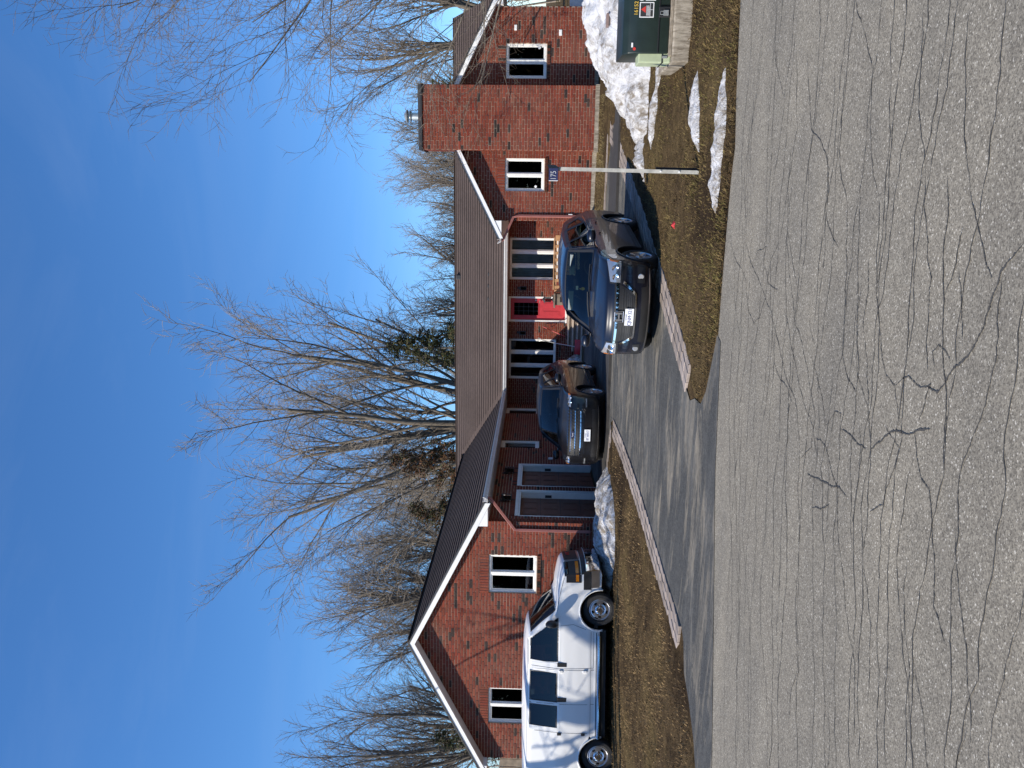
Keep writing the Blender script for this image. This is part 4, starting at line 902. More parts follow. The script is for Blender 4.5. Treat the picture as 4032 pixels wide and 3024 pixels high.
    def sring(s,po,pi,side,off,name,mat,parent=None,sub=6):
        def den(p): return [(lerp(a[0],b[0],k/sub),lerp(a[1],b[1],k/sub)) for a,b in zip(p,p[1:]+p[:1]) for k in range(sub)]
        O,I_=den(po),den(pi); n=len(O); v=[s.SP(x,z,side,off) for x,z in O]+[s.SP(x,z,side,off-.012) for x,z in I_]+[s.SP(x,z,side,-.004) for x,z in O]
        f=[(i,(i+1)%n,n+(i+1)%n,n+i) for i in range(n)]+[(i,(i+1)%n,2*n+(i+1)%n,2*n+i) for i in range(n)]
        return s.fin(v,f,name,mat,parent,None)
    def sline(s,pts,side,wd,name,mat,parent=None,off=.0035):
        D=[]
        for a,b in zip(pts,pts[1:]):
            for k in range(8): D.append((lerp(a[0],b[0],k/8),lerp(a[1],b[1],k/8)))
        D.append(pts[-1]); v=[]
        for i,p in enumerate(D):
            q,r_=D[max(i-1,0)],D[min(i+1,len(D)-1)]; tx,tz=r_[0]-q[0],r_[1]-q[1]; l=math.hypot(tx,tz) or 1; nx_,nz_=-tz/l*wd/2,tx/l*wd/2
            v+=[s.SP(p[0]+nx_,p[1]+nz_,side,off),s.SP(p[0]-nx_,p[1]-nz_,side,off)]
        return s.fin(v,[(2*i,2*i+1,2*i+3,2*i+2) for i in range(len(D)-1)],name,mat,parent,(0,side,0))
    def window(s,poly,side,glass,trim='blk',grow=.045,parent=None,name='window'):
        cx=sum(p[0] for p in poly)/len(poly); cz=sum(p[1] for p in poly)/len(poly)
        def sc_(p,g):
            dx,dz=p[0]-cx,p[1]-cz; mx=max(abs(q[0]-cx) for q in poly); mz=max(abs(q[1]-cz) for q in poly); return (cx+dx*(1+g/mx),cz+dz*(1+g/mz))
        fr=s.sring([sc_(p,grow) for p in poly],[sc_(p,-.012) for p in poly],side,.004,name,trim,parent)
        if trim!='blk': s.sring([sc_(p,.004) for p in poly],[sc_(p,-.02) for p in poly],side,.0,'gasket','blk',fr)
        s.sgrid([sc_(p,.01) for p in poly],side,-.014,'pane',glass,fr); return fr
    def fwindow(s,t0,t1,a0,a1,glass,name='windshield',trim='blk',out=(1,0,1)):
        nt_,na=10,18; v=[s.FP(lerp(t0,t1,i/nt_),lerp(a0,a1,j/na),-.006) for i in range(nt_+1) for j in range(na+1)]; m=na+1
        fr=s.fin(v,[(i*m+j,i*m+j+1,(i+1)*m+j+1,(i+1)*m+j) for i in range(nt_) for j in range(na)],name,glass,None,out)
        gt,ga=.06,.035; O=[];I_=[]
        for k in range(na+1): O.append((t0-gt,lerp(a0-ga,a1+ga,k/na))); I_.append((t0+.03,lerp(a0+.02,a1-.02,k/na)))
        for k in range(nt_+1): O.append((lerp(t0-gt,t1+gt,k/nt_),a1+ga)); I_.append((lerp(t0+.03,t1-.02,k/nt_),a1-.02))
        for k in range(na+1): O.append((t1+gt,lerp(a1+ga,a0-ga,k/na))); I_.append((t1-.02,lerp(a1-.02,a0+.02,k/na)))
        for k in range(nt_+1): O.append((lerp(t1+gt,t0-gt,k/nt_),a0-ga)); I_.append((lerp(t1-.02,t0+.03,k/nt_),a0+.02))
        n=len(O); v=[s.FP(t,max(-1,min(1,a)),.006) for t,a in O]+[s.FP(t,a,-.004) for t,a in I_]
        s.fin(v,[(i,(i+1)%n,n+(i+1)%n,n+i) for i in range(n)],'windshield_trim',trim,fr); return fr
    def arches(s,mat,rad=.02):
        for side in(1,-1):
            for wx in s.wh:
                pts=[]; 
                for k in range(25):
                    g=R(-8+196*k/24); x,z=wx+s.ar*math.cos(g),s.wr+s.ar*math.sin(g); pts.append(s.SP(x,z,side,.0))
                MB().tube(pts,rad,6).build('wheel_arch',MT[mat] if isinstance(mat,str) else mat,s.root,smooth=True,angle=60)
                b=MB(); y0,y1=side*(s.W(wx,s.wr+.2)-.015),side*(s.W(wx,s.wr)-.42); r_=s.ar+.005
                v=[(wx+r_*math.cos(R(-15+210*k/20)),y,s.wr+r_*math.sin(R(-15+210*k/20))) for y in(y0,y1) for k in range(21)]
                b.add(v,[(k,k+1,22+k,21+k) for k in range(20)]); b.add([(wx,y1,s.wr)]+v[21:],[(0,k+1,k+2) for k in range(20)]); b.build('wheel_well',MT['black'],s.root)
        x0,x1=s.wh[1]-.5,s.wh[0]+.5; b=MB(); b.box(min(s.wh)-.7,max(s.wh)+.62,-.6,.6,.24,.5); b.box(min(s.wh)+s.ar,max(s.wh)-s.ar,-s.W(0,.4)+.05,s.W(0,.4)-.05,.23,.5); b.build('underbody',MT['black'],s.root)
    def wheels(s,style,width,rim_r,rimmat='alloy'):
        for wx in s.wh:
            for side in(1,-1):
                yo=side*(s.W(wx,s.wr)-.02); T=(lambda x,y,z,wx=wx,yo=yo,side=side:(wx+x,yo-side*(width/2-z),s.wr+y)); w2=width/2; r_=s.wr
                tw=MB().lathe([(rim_r,-w2+.02),(rim_r+.03,-w2),(r_-.04,-w2+.005),(r_-.012,-w2+.03),(r_,-w2+.06),(r_,w2-.06),(r_-.012,w2-.03),(r_-.04,w2-.005),(rim_r+.03,w2),(rim_r,w2-.02),(rim_r-.01,0)],40,T).build('wheel',MT['rubber'],s.root,smooth=True)
                b=MB(); b.lathe([(rim_r+.004,w2-.022),(rim_r-.012,w2-.012),(rim_r-.03,w2-.03),(rim_r-.045,w2-.10),(rim_r-.05,-w2+.03)],40,T)
                if style=='steel':
                    b.lathe([(rim_r-.03,w2-.03),(rim_r-.05,w2-.035),(rim_r*.86,w2-.032)],40,T)
                    # dished disc with five oval holes
                    nseg=60; r0,r1=rim_r*.42,rim_r*.86
                    for k in range(nseg):
                        g0,g1=2*math.pi*k/nseg,2*math.pi*(k+1)/nseg; ph=((k+.5)/nseg*5)%1; hole=.30<ph<.70
                        for a_,b2 in((0,.38),(.38,.82),(.82,1)):
                            if hole and a_==.38: continue
                            q=[]
                            for rr,gg in((a_,g0),(b2,g0),(b2,g1),(a_,g1)): R_=lerp(r0,r1,rr); q.append(T(R_*math.cos(gg),R_*math.sin(gg),w2-.03-.0*rr+.012*math.sin(rr*3.1)))
                            b.add(q,[(0,1,2,3)])
                    rim=b.build('rim',MT[rimmat],tw,smooth=True,angle=40)
                    MB().lathe([(0,w2+.03),(.06,w2+.028),(.075,w2+.01),(.085,w2-.02),(r0+.01,w2-.03)],20,T).build('hub_cap',MT['chrome'],tw,smooth=True)
                    MB().lathe([(0,w2+.0312),(.035,w2+.0308)],16,T).build('hub_badge',MT['blk'],tw)
                    b=MB()
                    for k in range(8): g=2*math.pi*k/8; b.lathe([(0,.02),(.011,.018),(.013,0)],8,lambda x,y,z,g=g:T(.105*math.cos(g)+x,.105*math.sin(g)+y,w2-.03+z))
                    b.build('lug_nut',MT['chrome'],tw)
                else:
                    nsp=style
                    for k in range(nsp):
                        g=2*math.pi*k/nsp; hw=(.022 if nsp>6 else .032)
                        def Sx(rr,o_,z): return T(rr*math.cos(g)-o_*math.sin(g),rr*math.sin(g)+o_*math.cos(g),z)
                        v=[Sx(.05,-hw*1.1,w2-.035),Sx(.05,hw*1.1,w2-.035),Sx(rim_r-.02,hw*.8,w2-.02),Sx(rim_r-.02,-hw*.8,w2-.02),Sx(.05,-hw*1.3,w2-.09),Sx(.05,hw*1.3,w2-.09),Sx(rim_r-.02,hw,w2-.07),Sx(rim_r-.02,-hw,w2-.07)]
                        b.add(v,[(0,1,2,3),(0,3,7,4),(1,5,6,2)])
                    b.lathe([(0,w2-.02),(.05,w2-.022),(.065,w2-.04),(.065,w2-.09)],20,T); rim=b.build('rim',MT[rimmat],tw,smooth=True,angle=30)
                MB().lathe([(0,-.02),(rim_r-.05,-.02)],24,T).build('brake_disc',MT['dark'],tw)
    def mirror(s,x,z,side,mat,size=(.10,.13,.16),stalk=.10):
        p=s.SP(x,z,side); y=p.y+side*(stalk+size[1]*.7); b=MB(); b.tube([p,(x,y,z+.03)],.025,6)
        def T(a,b_,c): return (x+a*(.6 if a<0 else 1)*size[0]+.02,y+b_*size[1],z+.06+c*size[2]*.55)
        n=10; prof=[(math.sin(math.pi*i/n),-math.cos(math.pi*i/n)) for i in range(n+1)]
        pr=[(max(.001,r_**.6),h) for r_,h in prof]; v=[T(r_*math.cos(2*math.pi*k/14),h,r_*math.sin(2*math.pi*k/14)) for r_,h in pr for k in range(14)]
        b.add(v,[(i*14+k,i*14+(k+1)%14,(i+1)*14+(k+1)%14,(i+1)*14+k) for i in range(n) for k in range(14)]); return b.build('side_mirror',mat,s.root,smooth=True,angle=60)
    def cabin(s,xd,zd,seats,wheel=True,sw=.36,zseat=.55,top=1.12):
        h=s.W(xd-.2,zd)-.08; b=MB(); b.box(xd-.30,xd+.12,-h,h,zd-.25,zd-.015); b.build('dashboard',MT['grey'],s.root,bevel=.04,seg=2)
        b=MB(); b.box(min(s.wh)-.5,xd,-h,h,.42,.5); b.build('cabin_floor',MT['black'],s.root)
        for x in seats:
            for y in(-sw,sw):
                b=MB(); b.box(x-.1,x+.42,y-.23,y+.23,zseat,zseat+.14); b.add([(x-.12,y-.22,zseat+.1),(x-.12,y+.22,zseat+.1),(x-.30,y+.2,top-.08),(x-.30,y-.2,top-.08),(x,y-.22,zseat+.1),(x,y+.22,zseat+.1),(x-.2,y+.2,top-.08),(x-.2,y-.2,top-.08)],[(0,1,2,3),(4,7,6,5),(0,3,7,4),(1,5,6,2),(3,2,6,7)])
                b.box(x-.32,x-.22,y-.13,y+.13,top-.06,top+.13); b.build('seat',MT['grey'],s.root,bevel=.025,seg=2)
        if wheel:
            cx,cy,cz=xd-.42,sw,zd-.03; v=[]
            pts=[(cx+.07*math.sin(g)*0+ -.10*math.sin(g),cy+.18*math.cos(g),cz+.16*math.sin(g)) for g in [2*math.pi*k/24 for k in range(25)]]
            b=MB(); b.tube(pts,.016,8,False); b.tube([(cx,cy-.17,cz),(cx,cy+.17,cz)],.018,6); b.tube([(cx,cy,cz),(xd-.2,cy,cz-.08)],.03,8); b.build('steering_wheel',MT['black'],s.root,smooth=True)
    def plate(s,t,a,body,off,w_=.305,h_=.15,size=.085):
        p=s.FP(t,a,off); o=MB().box(p.x-.002,p.x+.004,p.y-w_/2,p.y+w_/2,p.z-h_/2,p.z+h_/2).build('licence_plate',MT['plate'],s.root)
        text(body,size,MT['ink'],o,basis((p.x+.0055,p.y,p.z-.008),(0,1,0),(0,0,1),(1,0,0)),sx=.82)
        text('ONTARIO',.026,MT['ink'],o,basis((p.x+.0055,p.y,p.z+h_/2-.022),(0,1,0),(0,0,1),(1,0,0)))
        return o
# ---- dark blue compact SUV on the drive, facing the road
cf=(-.19,-.98)
crv=Car('compact_suv','dark blue compact SUV with chrome grille parked on the drive facing the road','car',(-1.66,15.0,gz(0,15.0)+.004),cf,
 [(2.02,.20,.30,0),(2.15,.26,.34,0),(2.19,.40,.38,0),(2.19,.52,.40,0),(2.17,.64,.42,0),(2.15,.82,.42,.0),(2.11,.92,.43,.008),(2.02,.99,.42,.018),(1.5,1.09,.20,.04),(.98,1.145,.22,.07),(.60,1.36,.16,.06),(.20,1.57,.10,.05),(-.05,1.635,.06,.06),(-.8,1.66,.03,.07),(-1.6,1.62,0,.07),(-1.92,1.55,-.02,.06),(-2.12,1.30,-.06,.04),(-2.28,1.02,-.12,.02),(-2.36,.78,-.22,0),(-2.38,.5,-.24,0),(-2.3,.28,-.25,0)],
 [(.2,.83),(.32,.875),(.55,.895),(.75,.91),(.92,.905),(1.02,.885),(1.10,.85),(1.3,.765),(1.5,.665),(1.6,.60),(1.7,.54)],[(-2.6,.90),(-2.0,.97),(-1.3,1),(1.2,1),(1.6,.985),(1.9,.95),(2.2,.90)],
 MT['navy'],[(-2.6,.26),(-1.8,.24),(1.6,.22),(2.2,.20)],[1.31,-1.31],.345,.405)
WF=[(.93,1.075),(-.16,1.085),(-.18,1.52),(.20,1.52)]; WFl=[(.78,1.09),(-.15,1.10),(-.17,1.50),(.28,1.48)]; WR=[(-.27,1.10),(-1.12,1.13),(-1.10,1.50),(-.27,1.505)]; WQ=[(-1.24,1.15),(-1.72,1.22),(-1.55,1.45),(-1.22,1.49)]
crv.root.scale=(.955,.955,.945)
crv.body([(9.12,10.98,-.88,.88),(15.3,16.7,-.8,.8)],[WFl,WR,WQ])
crv.fwindow(9.12,10.98,-.88,.88,'carglass'); crv.fwindow(15.3,16.7,-.8,.8,'carglass','rear_window',out=(-1,0,.5))
for sd in(1,-1):
    for wq in(WFl,WR,WQ): crv.window(wq,sd,'carglass',grow=.05)
    crv.sline([(.78,1.06),(.82,.6),(.66,.30)],sd,.008,'door_seam','black'); crv.sline([(-.21,1.07),(-.24,.6),(-.22,.29)],sd,.008,'door_seam','black'); crv.sline([(-1.0,1.09),(-1.08,.80),(-.92,.62)],sd,.008,'door_seam','black')
    crv.sline([(.80,.30),(-.82,.30)],sd,.10,'sill_cladding','black'); crv.sline([(.9,1.065),(-1.75,1.13)],sd,.02,'belt_trim','chrome' if sd<0 else 'chrome',off=.008)
    for x in(.0,-.85):
        p=crv.SP(x,.93,sd,.03); b=MB(); b.box(p.x-.09,p.x+.09,p.y-.012,p.y+.012,p.z-.014,p.z+.014); b.build('door_handle',crv.paint,crv.root,bevel=.008)
crv.arches('black',.022); crv.wheels(5,.215,.235); 
for sd in(1,-1): crv.mirror(.70,1.10,sd,crv.paint,(.09,.12,.15))
# grille, lamps, bumper pieces
crv.fpatch([(2.75,-.44),(2.75,.44),(5.15,.64),(5.15,-.64)],.004,'grille','black',n=(8,20))
for k in range(6): t=2.95+.27*k; crv.fpatch([(t,-.40-.025*k),(t,.40+.025*k),(t+.05,.40+.025*k),(t+.05,-.40-.025*k)],.012,'grille_bar','dark',n=(1,16))
crv.fpatch([(4.72,-.62),(4.72,.62),(4.95,.62),(4.95,-.62)],.014,'grille_chrome','chrome',n=(2,24))
for sd in(1,-1):
    crv.fpatch([(2.62,sd*.41),(2.62,sd*.47),(4.25,sd*.66),(4.35,sd*.62)],.016,'grille_chrome','chrome',n=(8,2))
    crv.fpatch([(4.45,sd*.60),(4.25,sd*.985),(6.85,sd*1.0),(6.1,sd*.60)],.006,'headlight','blk',n=(10,12))
    h=crv.fpatch([(4.6,sd*.63),(4.45,sd*.97),(6.7,sd*.985),(5.95,sd*.63)],.011,'headlight','lamp',n=(8,10)); 
    for aa in(.72,.86): p=crv.FP(5.1,sd*aa,.013); MB().lathe([(0,.0),(.03,.006),(.05,.02),(.056,.022)],16,lambda x,y,z:(p.x+z,p.y+x,p.z+y)).build('headlight_bulb',MT['chrome'],h,smooth=True)
    crv.fpatch([(4.7,sd*.955),(4.6,sd*.985),(6.0,sd*.99),(6.0,sd*.965)],.014,'turn_lamp','amber',h,n=(4,2))
    v=[crv.SP(x,z,sd,.008) for x,za,zb_ in((1.70,.80,.86),(1.62,.78,.90),(1.50,.80,.93)) for z in(za,zb_)]; crv.fin(v,[(0,2,3,1),(2,4,5,3)],'side_lens','lamp',h,(0,sd,0))
    crv.fpatch([(1.55,sd*.66),(1.4,sd*.97),(2.35,sd*.97),(2.45,sd*.66)],.006,'fog_recess','black',n=(5,8))
    p=crv.FP(1.95,sd*.77,.012); MB().lathe([(0,.012),(.04,.012),(.048,.006),(.052,0)],18,lambda x,y,z:(p.x+z,p.y+x,p.z+y)).build('fog_light',MT['lamp'],crv.root,smooth=True)
crv.fpatch([(2.56,-.45),(2.56,.45),(2.76,.45),(2.76,-.45)],.017,'grille_chrome','chrome',n=(2,16))
crv.fpatch([(.3,-.66),(.3,.66),(1.9,.58),(1.9,-.58)],.005,'lower_intake','black',n=(6,16)); crv.fpatch([(.78,-.93),(.78,.93),(.98,.93),(.98,-.93)],.014,'bumper_trim','alloy',n=(2,20))
crv.fpatch([(.05,-.97),(.05,.97),(.72,.97),(.72,-.97)],.006,'lower_valance','black',n=(4,20))
e=crv.FP(4.62,0,.022); b=MB(); 
for bx in((-.075,-.045),(.045,.075)): b.box(e.x,e.x+.012,e.y+bx[0],e.y+bx[1],e.z-.055,e.z+.055)
b.box(e.x,e.x+.011,e.y-.046,e.y+.046,e.z-.012,e.z+.014)
ems=[(-.10,-.075),(.10,-.075),(.085,.075),(-.085,.075)]
for p_,q_ in zip(ems,ems[1:]+ems[:1]): b.tube([(e.x+.006,e.y+p_[0],e.z+p_[1]),(e.x+.006,e.y+q_[0],e.z+q_[1])],.008,6)
b.build('emblem',MT['alloy'],crv.root)
crv.plate(3.5,0,'CJNM·321',.022,.305,.15,.088)
for sd in(1,-1): crv.fpatch([(7.1,sd*.66),(7.1,sd*.672),(9.0,sd*.80),(9.0,sd*.788)],.002,'hood_crease','dark',n=(10,1),edge=False)
crv.sline([(1.6,.93),(1.3,1.0),(1.0,1.04)],1,.006,'hood_seam','black'); crv.sline([(1.6,.93),(1.3,1.0),(1.0,1.04)],-1,.006,'hood_seam','black')
for y0,y1 in((.05,.62),(-.55,.02)): p,q=crv.FP(9.05,y0,.02),crv.FP(9.22,y1,.015); MB().tube([p,p.lerp(q,.5)+Vector((0,0,.012)),q],.011,5).build('wiper',MT['black'],crv.root)
crv.cabin(.86,1.09,[-.15,-1.05])
# rear-view mirror with paper and yellow air freshener
b=MB(); b.box(.36,.39,-.11,.11,1.36,1.42); b.build('rear_mirror',MT['black'],crv.root,bevel=.012); b=MB(); b.box(.40,.403,-.11,-.03,1.33,1.375); b.build('paper_tag',MT['wht'],crv.root); b=MB(); b.lathe([(0,.003),(.04,.003)],14,lambda x,y,z:(.41+z,-.085+x*.8,1.24+y)); b.add([(.413,-.112,1.255),(.413,-.058,1.255),(.413,-.083,1.32)],[(0,1,2)]); b.build('air_freshener',MT['yellow'],crv.root)
for y in(-.36,.36): b=MB(); b.box(.24,.30,y-.20,y+.20,1.40,1.50); b.build('sun_visor',MT['sheer'],crv.root,bevel=.01)
# ---- dark SUV in the shade of the garage wing
ff=(.0,-1)
frd=Car('midsize_suv','glossy black mid-size SUV with honeycomb grille parked in the shade by the garage','car',(-6.0,21.3,gz(0,21.3)+.004),ff,
 [(2.20,.22,.28,0),(2.33,.30,.34,0),(2.38,.44,.38,0),(2.38,.60,.40,0),(2.36,.76,.42,0),(2.33,.92,.43,0),(2.27,1.01,.44,.015),(2.15,1.06,.42,.03),(1.6,1.15,.22,.06),(1.05,1.20,.22,.07),(.62,1.44,.16,.06),(.18,1.65,.10,.05),(-.08,1.715,.06,.06),(-.8,1.74,.03,.07),(-1.7,1.70,0,.07),(-2.0,1.62,-.02,.06),(-2.18,1.36,-.06,.04),(-2.30,1.08,-.12,.02),(-2.38,.82,-.22,0),(-2.40,.52,-.24,0),(-2.32,.30,-.25,0)],
 [(.2,.87),(.32,.92),(.6,.95),(.82,.962),(1.0,.955),(1.08,.93),(1.16,.89),(1.36,.80),(1.56,.70),(1.66,.63),(1.8,.56)],[(-2.7,.91),(-2.1,.97),(-1.4,1),(1.3,1),(1.8,.985),(2.1,.955),(2.45,.91)],
 MT['black_paint'],[(-2.6,.28),(-1.8,.25),(1.7,.23),(2.4,.22)],[1.425,-1.425],.37,.43)
WA=[(.84,1.15),(-.16,1.16),(-.18,1.58),(.26,1.56)]; WB=[(-.28,1.16),(-1.18,1.19),(-1.15,1.575),(-.28,1.585)]; WC=[(-1.30,1.21),(-1.82,1.29),(-1.62,1.52),(-1.28,1.565)]
frd.body([(9.12,10.98,-.88,.88),(15.3,16.7,-.8,.8)],[WA,WB,WC]); frd.fwindow(9.12,10.98,-.88,.88,'carglass'); frd.fwindow(15.3,16.7,-.8,.8,'carglass','rear_window',out=(-1,0,.5))
for sd in(1,-1):
    for wq in(WA,WB,WC): frd.window(wq,sd,'carglass',grow=.05)
    frd.sline([(.84,1.12),(.88,.65),(.72,.32)],sd,.008,'door_seam','black'); frd.sline([(-.22,1.13),(-.25,.65),(-.23,.31)],sd,.008,'door_seam','black'); frd.sline([(-1.06,1.15),(-1.14,.86),(-.98,.66)],sd,.008,'door_seam','black')
    frd.sline([(.9,.32),(-.9,.32)],sd,.10,'sill_cladding','black'); frd.sline([(.9,1.13),(-1.85,1.19)],sd,.02,'belt_trim','chrome',off=.008); frd.sline([(.85,.40),(-.85,.40)],sd,.022,'door_trim','chrome',off=.009)
    for x in(.0,-.9):
        p=frd.SP(x,1.0,sd,.03); b=MB(); b.box(p.x-.09,p.x+.09,p.y-.012,p.y+.012,p.z-.014,p.z+.014); b.build('door_handle',frd.paint,frd.root,bevel=.008)
frd.arches('black',.022); frd.wheels(10,.235,.26)
for sd in(1,-1): frd.mirror(.76,1.17,sd,frd.paint,(.09,.13,.16))
frd.fpatch([(3.75,-.62),(3.75,.62),(6.35,.66),(6.35,-.66)],.004,'grille','black',n=(8,20))
# honeycomb bars
b=MB()
for r_ in range(5):
    for k in range(16):
        aa=-.60+.08*k+(.04 if r_%2 else 0); t=4.0+.48*r_
        if abs(aa)>.6: continue
        c=frd.FP(t,aa,.008); b.tube([(c.x,c.y+.045*math.cos(g),c.z+.03*math.sin(g)) for g in [R(60*q) for q in range(7)]],.0045,4,False)
b.build('grille_mesh',MT['dark'],frd.root)
for t in(4.55,5.35): frd.fpatch([(t,-.62),(t,.62),(t+.10,.62),(t+.10,-.62)],.014,'grille_bar','chrome',n=(1,20))
frd.fpatch([(6.2,-.67),(6.2,.67),(6.36,.67),(6.36,-.67)],.014,'grille_chrome','chrome',n=(1,22)); frd.fpatch([(3.72,-.62),(3.72,.62),(3.86,.62),(3.86,-.62)],.014,'grille_chrome','chrome',n=(1,22))
for sd in(1,-1):
    frd.fpatch([(5.35,sd*.68),(5.2,sd*.99),(6.55,sd*1.0),(6.35,sd*.68)],.006,'headlight','blk',n=(8,10))
    h=frd.fpatch([(5.45,sd*.70),(5.35,sd*.97),(6.42,sd*.98),(6.25,sd*.70)],.011,'headlight','lamp',n=(8,10)); frd.fpatch([(5.5,sd*.955),(5.5,sd*.985),(6.35,sd*.99),(6.35,sd*.96)],.015,'turn_lamp','amber',h,n=(4,2))
    for aa in(.77,.88): p=frd.FP(5.85,sd*aa,.014); MB().lathe([(0,.0),(.03,.006),(.045,.02),(.05,.022)],16,lambda x,y,z:(p.x+z,p.y+x,p.z+y)).build('headlight_bulb',MT['chrome'],h,smooth=True)
    frd.fpatch([(2.75,sd*.70),(2.65,sd*.95),(3.15,sd*.95),(3.1,sd*.70)],.008,'fog_recess','black',n=(3,6)); frd.fpatch([(2.85,sd*.73),(2.8,sd*.93),(2.98,sd*.93),(2.98,sd*.73)],.012,'running_light','lamp',n=(2,6))
frd.fpatch([(.5,-.7),(.5,.7),(2.0,.7),(2.0,-.7)],.005,'lower_intake','black',n=(5,16)); frd.fpatch([(.75,-.80),(.75,.80),(.95,.80),(.95,-.80)],.013,'bumper_trim','chrome',n=(1,20))
e=frd.FP(4.98,0,.018); b=MB(); b.lathe([(0,.016),(.075,.014),(.085,0)],28,lambda x,y,z:(e.x+z,e.y+x*1.25,e.z+y*.52)); em=b.build('emblem',MT['blue'],frd.root,smooth=True); b=MB(); b.lathe([(.080,.0165),(.0895,.0165),(.09,0)],28,lambda x,y,z:(e.x+z,e.y+x*1.25,e.z+y*.52)); b.build('emblem_ring',MT['chrome'],em)
text('Ford',.055,MT['wht'],em,basis((e.x+.0175,e.y,e.z),(0,1,0),(0,0,1),(1,0,0)))
frd.plate(2.75,-.0,'BT 60517',.02,.305,.15,.08); frd.cabin(.92,1.14,[-.15,-1.1],zseat=.6,top=1.18)
b=MB(); b.box(.38,.41,-.11,.11,1.44,1.50); b.build('rear_mirror',MT['black'],frd.root,bevel=.012); b=MB(); b.box(.42,.423,-.06,-.01,1.36,1.42); b.build('paper_tag',MT['wht'],frd.root)
for y0,y1 in((.05,.62),(-.55,.02)): p,q=frd.FP(9.05,y0,.02),frd.FP(9.22,y1,.015); MB().tube([p,p.lerp(q,.5)+Vector((0,0,.012)),q],.011,5).build('wiper',MT['black'],frd.root)
# ---- white passenger van on the lawn
van=Car('passenger_van','white full-size van parked on the left lawn in front of the garage gable','van',(-11.38,17.12,.236),(.975,.223),
 [(2.72,.34,.20,0),(2.86,.40,.23,0),(2.90,.55,.26,0),(2.89,.72,.27,0),(2.83,.76,.26,0),(2.81,.88,.26,0),(2.78,1.14,.26,.005),(2.75,1.22,.26,.012),(2.64,1.29,.26,.025),(2.3,1.37,.29,.04),(1.98,1.43,.33,.05),(1.62,1.74,.27,.035),(1.30,2.01,.22,.035),(1.12,2.08,.18,.06),(.6,2.13,.06,.09),(-1,2.15,0,.10),(-2.6,2.12,0,.10),(-2.92,2.05,.0,.09),(-3.0,1.9,0,.05),(-3.04,1.2,0,0),(-3.05,.75,0,0),(-3.12,.62,0,0),(-3.1,.45,0,0)],
 [(.3,.92),(.42,.955),(.56,.965),(.6,.985),(.9,1.0),(1.2,.995),(1.4,.97),(1.7,.91),(1.98,.845),(2.05,.80),(2.15,.70)],[(-3.2,.965),(-2.6,1),(1.4,1),(1.9,.99),(2.3,.975),(2.65,.95)],
 MT['vanwhite'],[(-3.2,.40),(-2.2,.38),(1.2,.38),(2.7,.34)],[1.715,-1.715],.385,.47,pw=2.8)
VD=[(1.55,1.345),(.52,1.345),(.50,1.985),(1.02,1.98)]; VB=[(.275,1.355),(-.425,1.355),(-.415,1.985),(.275,1.985)]; VC=[(-.515,1.355),(-1.06,1.355),(-1.05,1.985),(-.505,1.985)]; VE=[(-1.35,1.385),(-2.75,1.385),(-2.72,1.955),(-1.35,1.955)]
van.body([(10.15,11.9,-.88,.88)],[VD,VB,VC]); van.fwindow(10.15,11.9,-.88,.88,'carglass')
for sd in(1,-1):
    for wq in(VD,VB,VC): van.window(wq,sd,'vanglass',trim=van.paint,grow=.055)
    for ln in([(1.36,1.30),(1.40,1.0),(1.28,.70)],[(1.22,.52),(.38,.52),(.36,1.33),(.40,2.02),(.98,2.03)],[(.33,.50),(.33,2.02)],[(-.465,.50),(-.465,2.0)],[(-1.14,.50),(-1.12,2.02)]): van.sline(ln,sd,.007,'door_seam','black')
    van.sline([(2.2,.60),(2.12,.60)],sd,.006,'body_seam','black'); van.sline([(1.22,.585),(-1.25,.585)],sd,.006,'body_seam','dark'); van.sline([(1.20,.455),(-1.22,.455)],sd,.02,'sill_trim','dark')
    van.sline([(1.0,2.045),(-2.8,2.045)],sd,.007,'roof_gutter','dark')
    for x,z in((.455,1.25),(-.36,1.25)):
        p=van.SP(x,z,sd,.004); b=MB(); b.box(p.x-.05,p.x+.05,p.y-.012,p.y+.012,z-.11,z+.11); b.build('door_handle',MT['black'],van.root,bevel=.012,seg=2)
    for x,z in((.30,1.27),(.30,.72),(-1.16,1.30),(-1.16,.75)):
        p=van.SP(x,z,sd,.004); b=MB(); b.box(p.x-.03,p.x+.03,p.y-.02,p.y+.02,z-.045,z+.045); b.build('hinge',van.paint if x>0 else MT['dark'],van.root,bevel=.008)
    b=MB(); b.tube([van.SP(1.15,.40,sd,.06),van.SP(0,.40,sd,.06),van.SP(-1.25,.40,sd,.06)],.04,10); b.build('running_board',MT['chrome'] if sd<0 else MT['black'],van.root,smooth=True)
    van.mirror(1.42,1.45,sd,MT['black'],(.10,.14,.26),.12)
van.arches(van.paint,.022); van.wheels('steel',.25,.245)
# front: bumper, grille, lamps
van.fpatch([(1.0,-1.0),(1.0,1.0),(2.9,1.0),(2.9,-1.0)],.012,'bumper','chrome',n=(6,24)); van.fpatch([(3.0,-1.0),(3.0,1.0),(4.6,1.0),(4.6,-1.0)],.008,'bumper_pad','black',n=(5,24)); van.fpatch([(.0,-.95),(.0,.95),(.9,.95),(.9,-.95)],.004,'valance','black',n=(4,20))
gr=van.fpatch([(4.75,-.50),(4.75,.50),(6.75,.50),(6.75,-.50)],.012,'grille','alloy',n=(6,16)); van.fpatch([(5.0,-.44),(5.0,.44),(6.55,.44),(6.55,-.44)],.016,'grille_insert','black',gr,n=(6,16))
for k in range(5): t=5.1+.3*k; van.fpatch([(t,-.44),(t,.44),(t+.06,.44),(t+.06,-.44)],.022,'grille_bar','dark',gr,n=(1,14))
e=van.FP(5.75,0,.03); text('GMC',.13,MT['redd'],gr,basis((e.x,e.y,e.z),(0,1,0),(0,0,1),(1,0,0)),'emblem',.004)
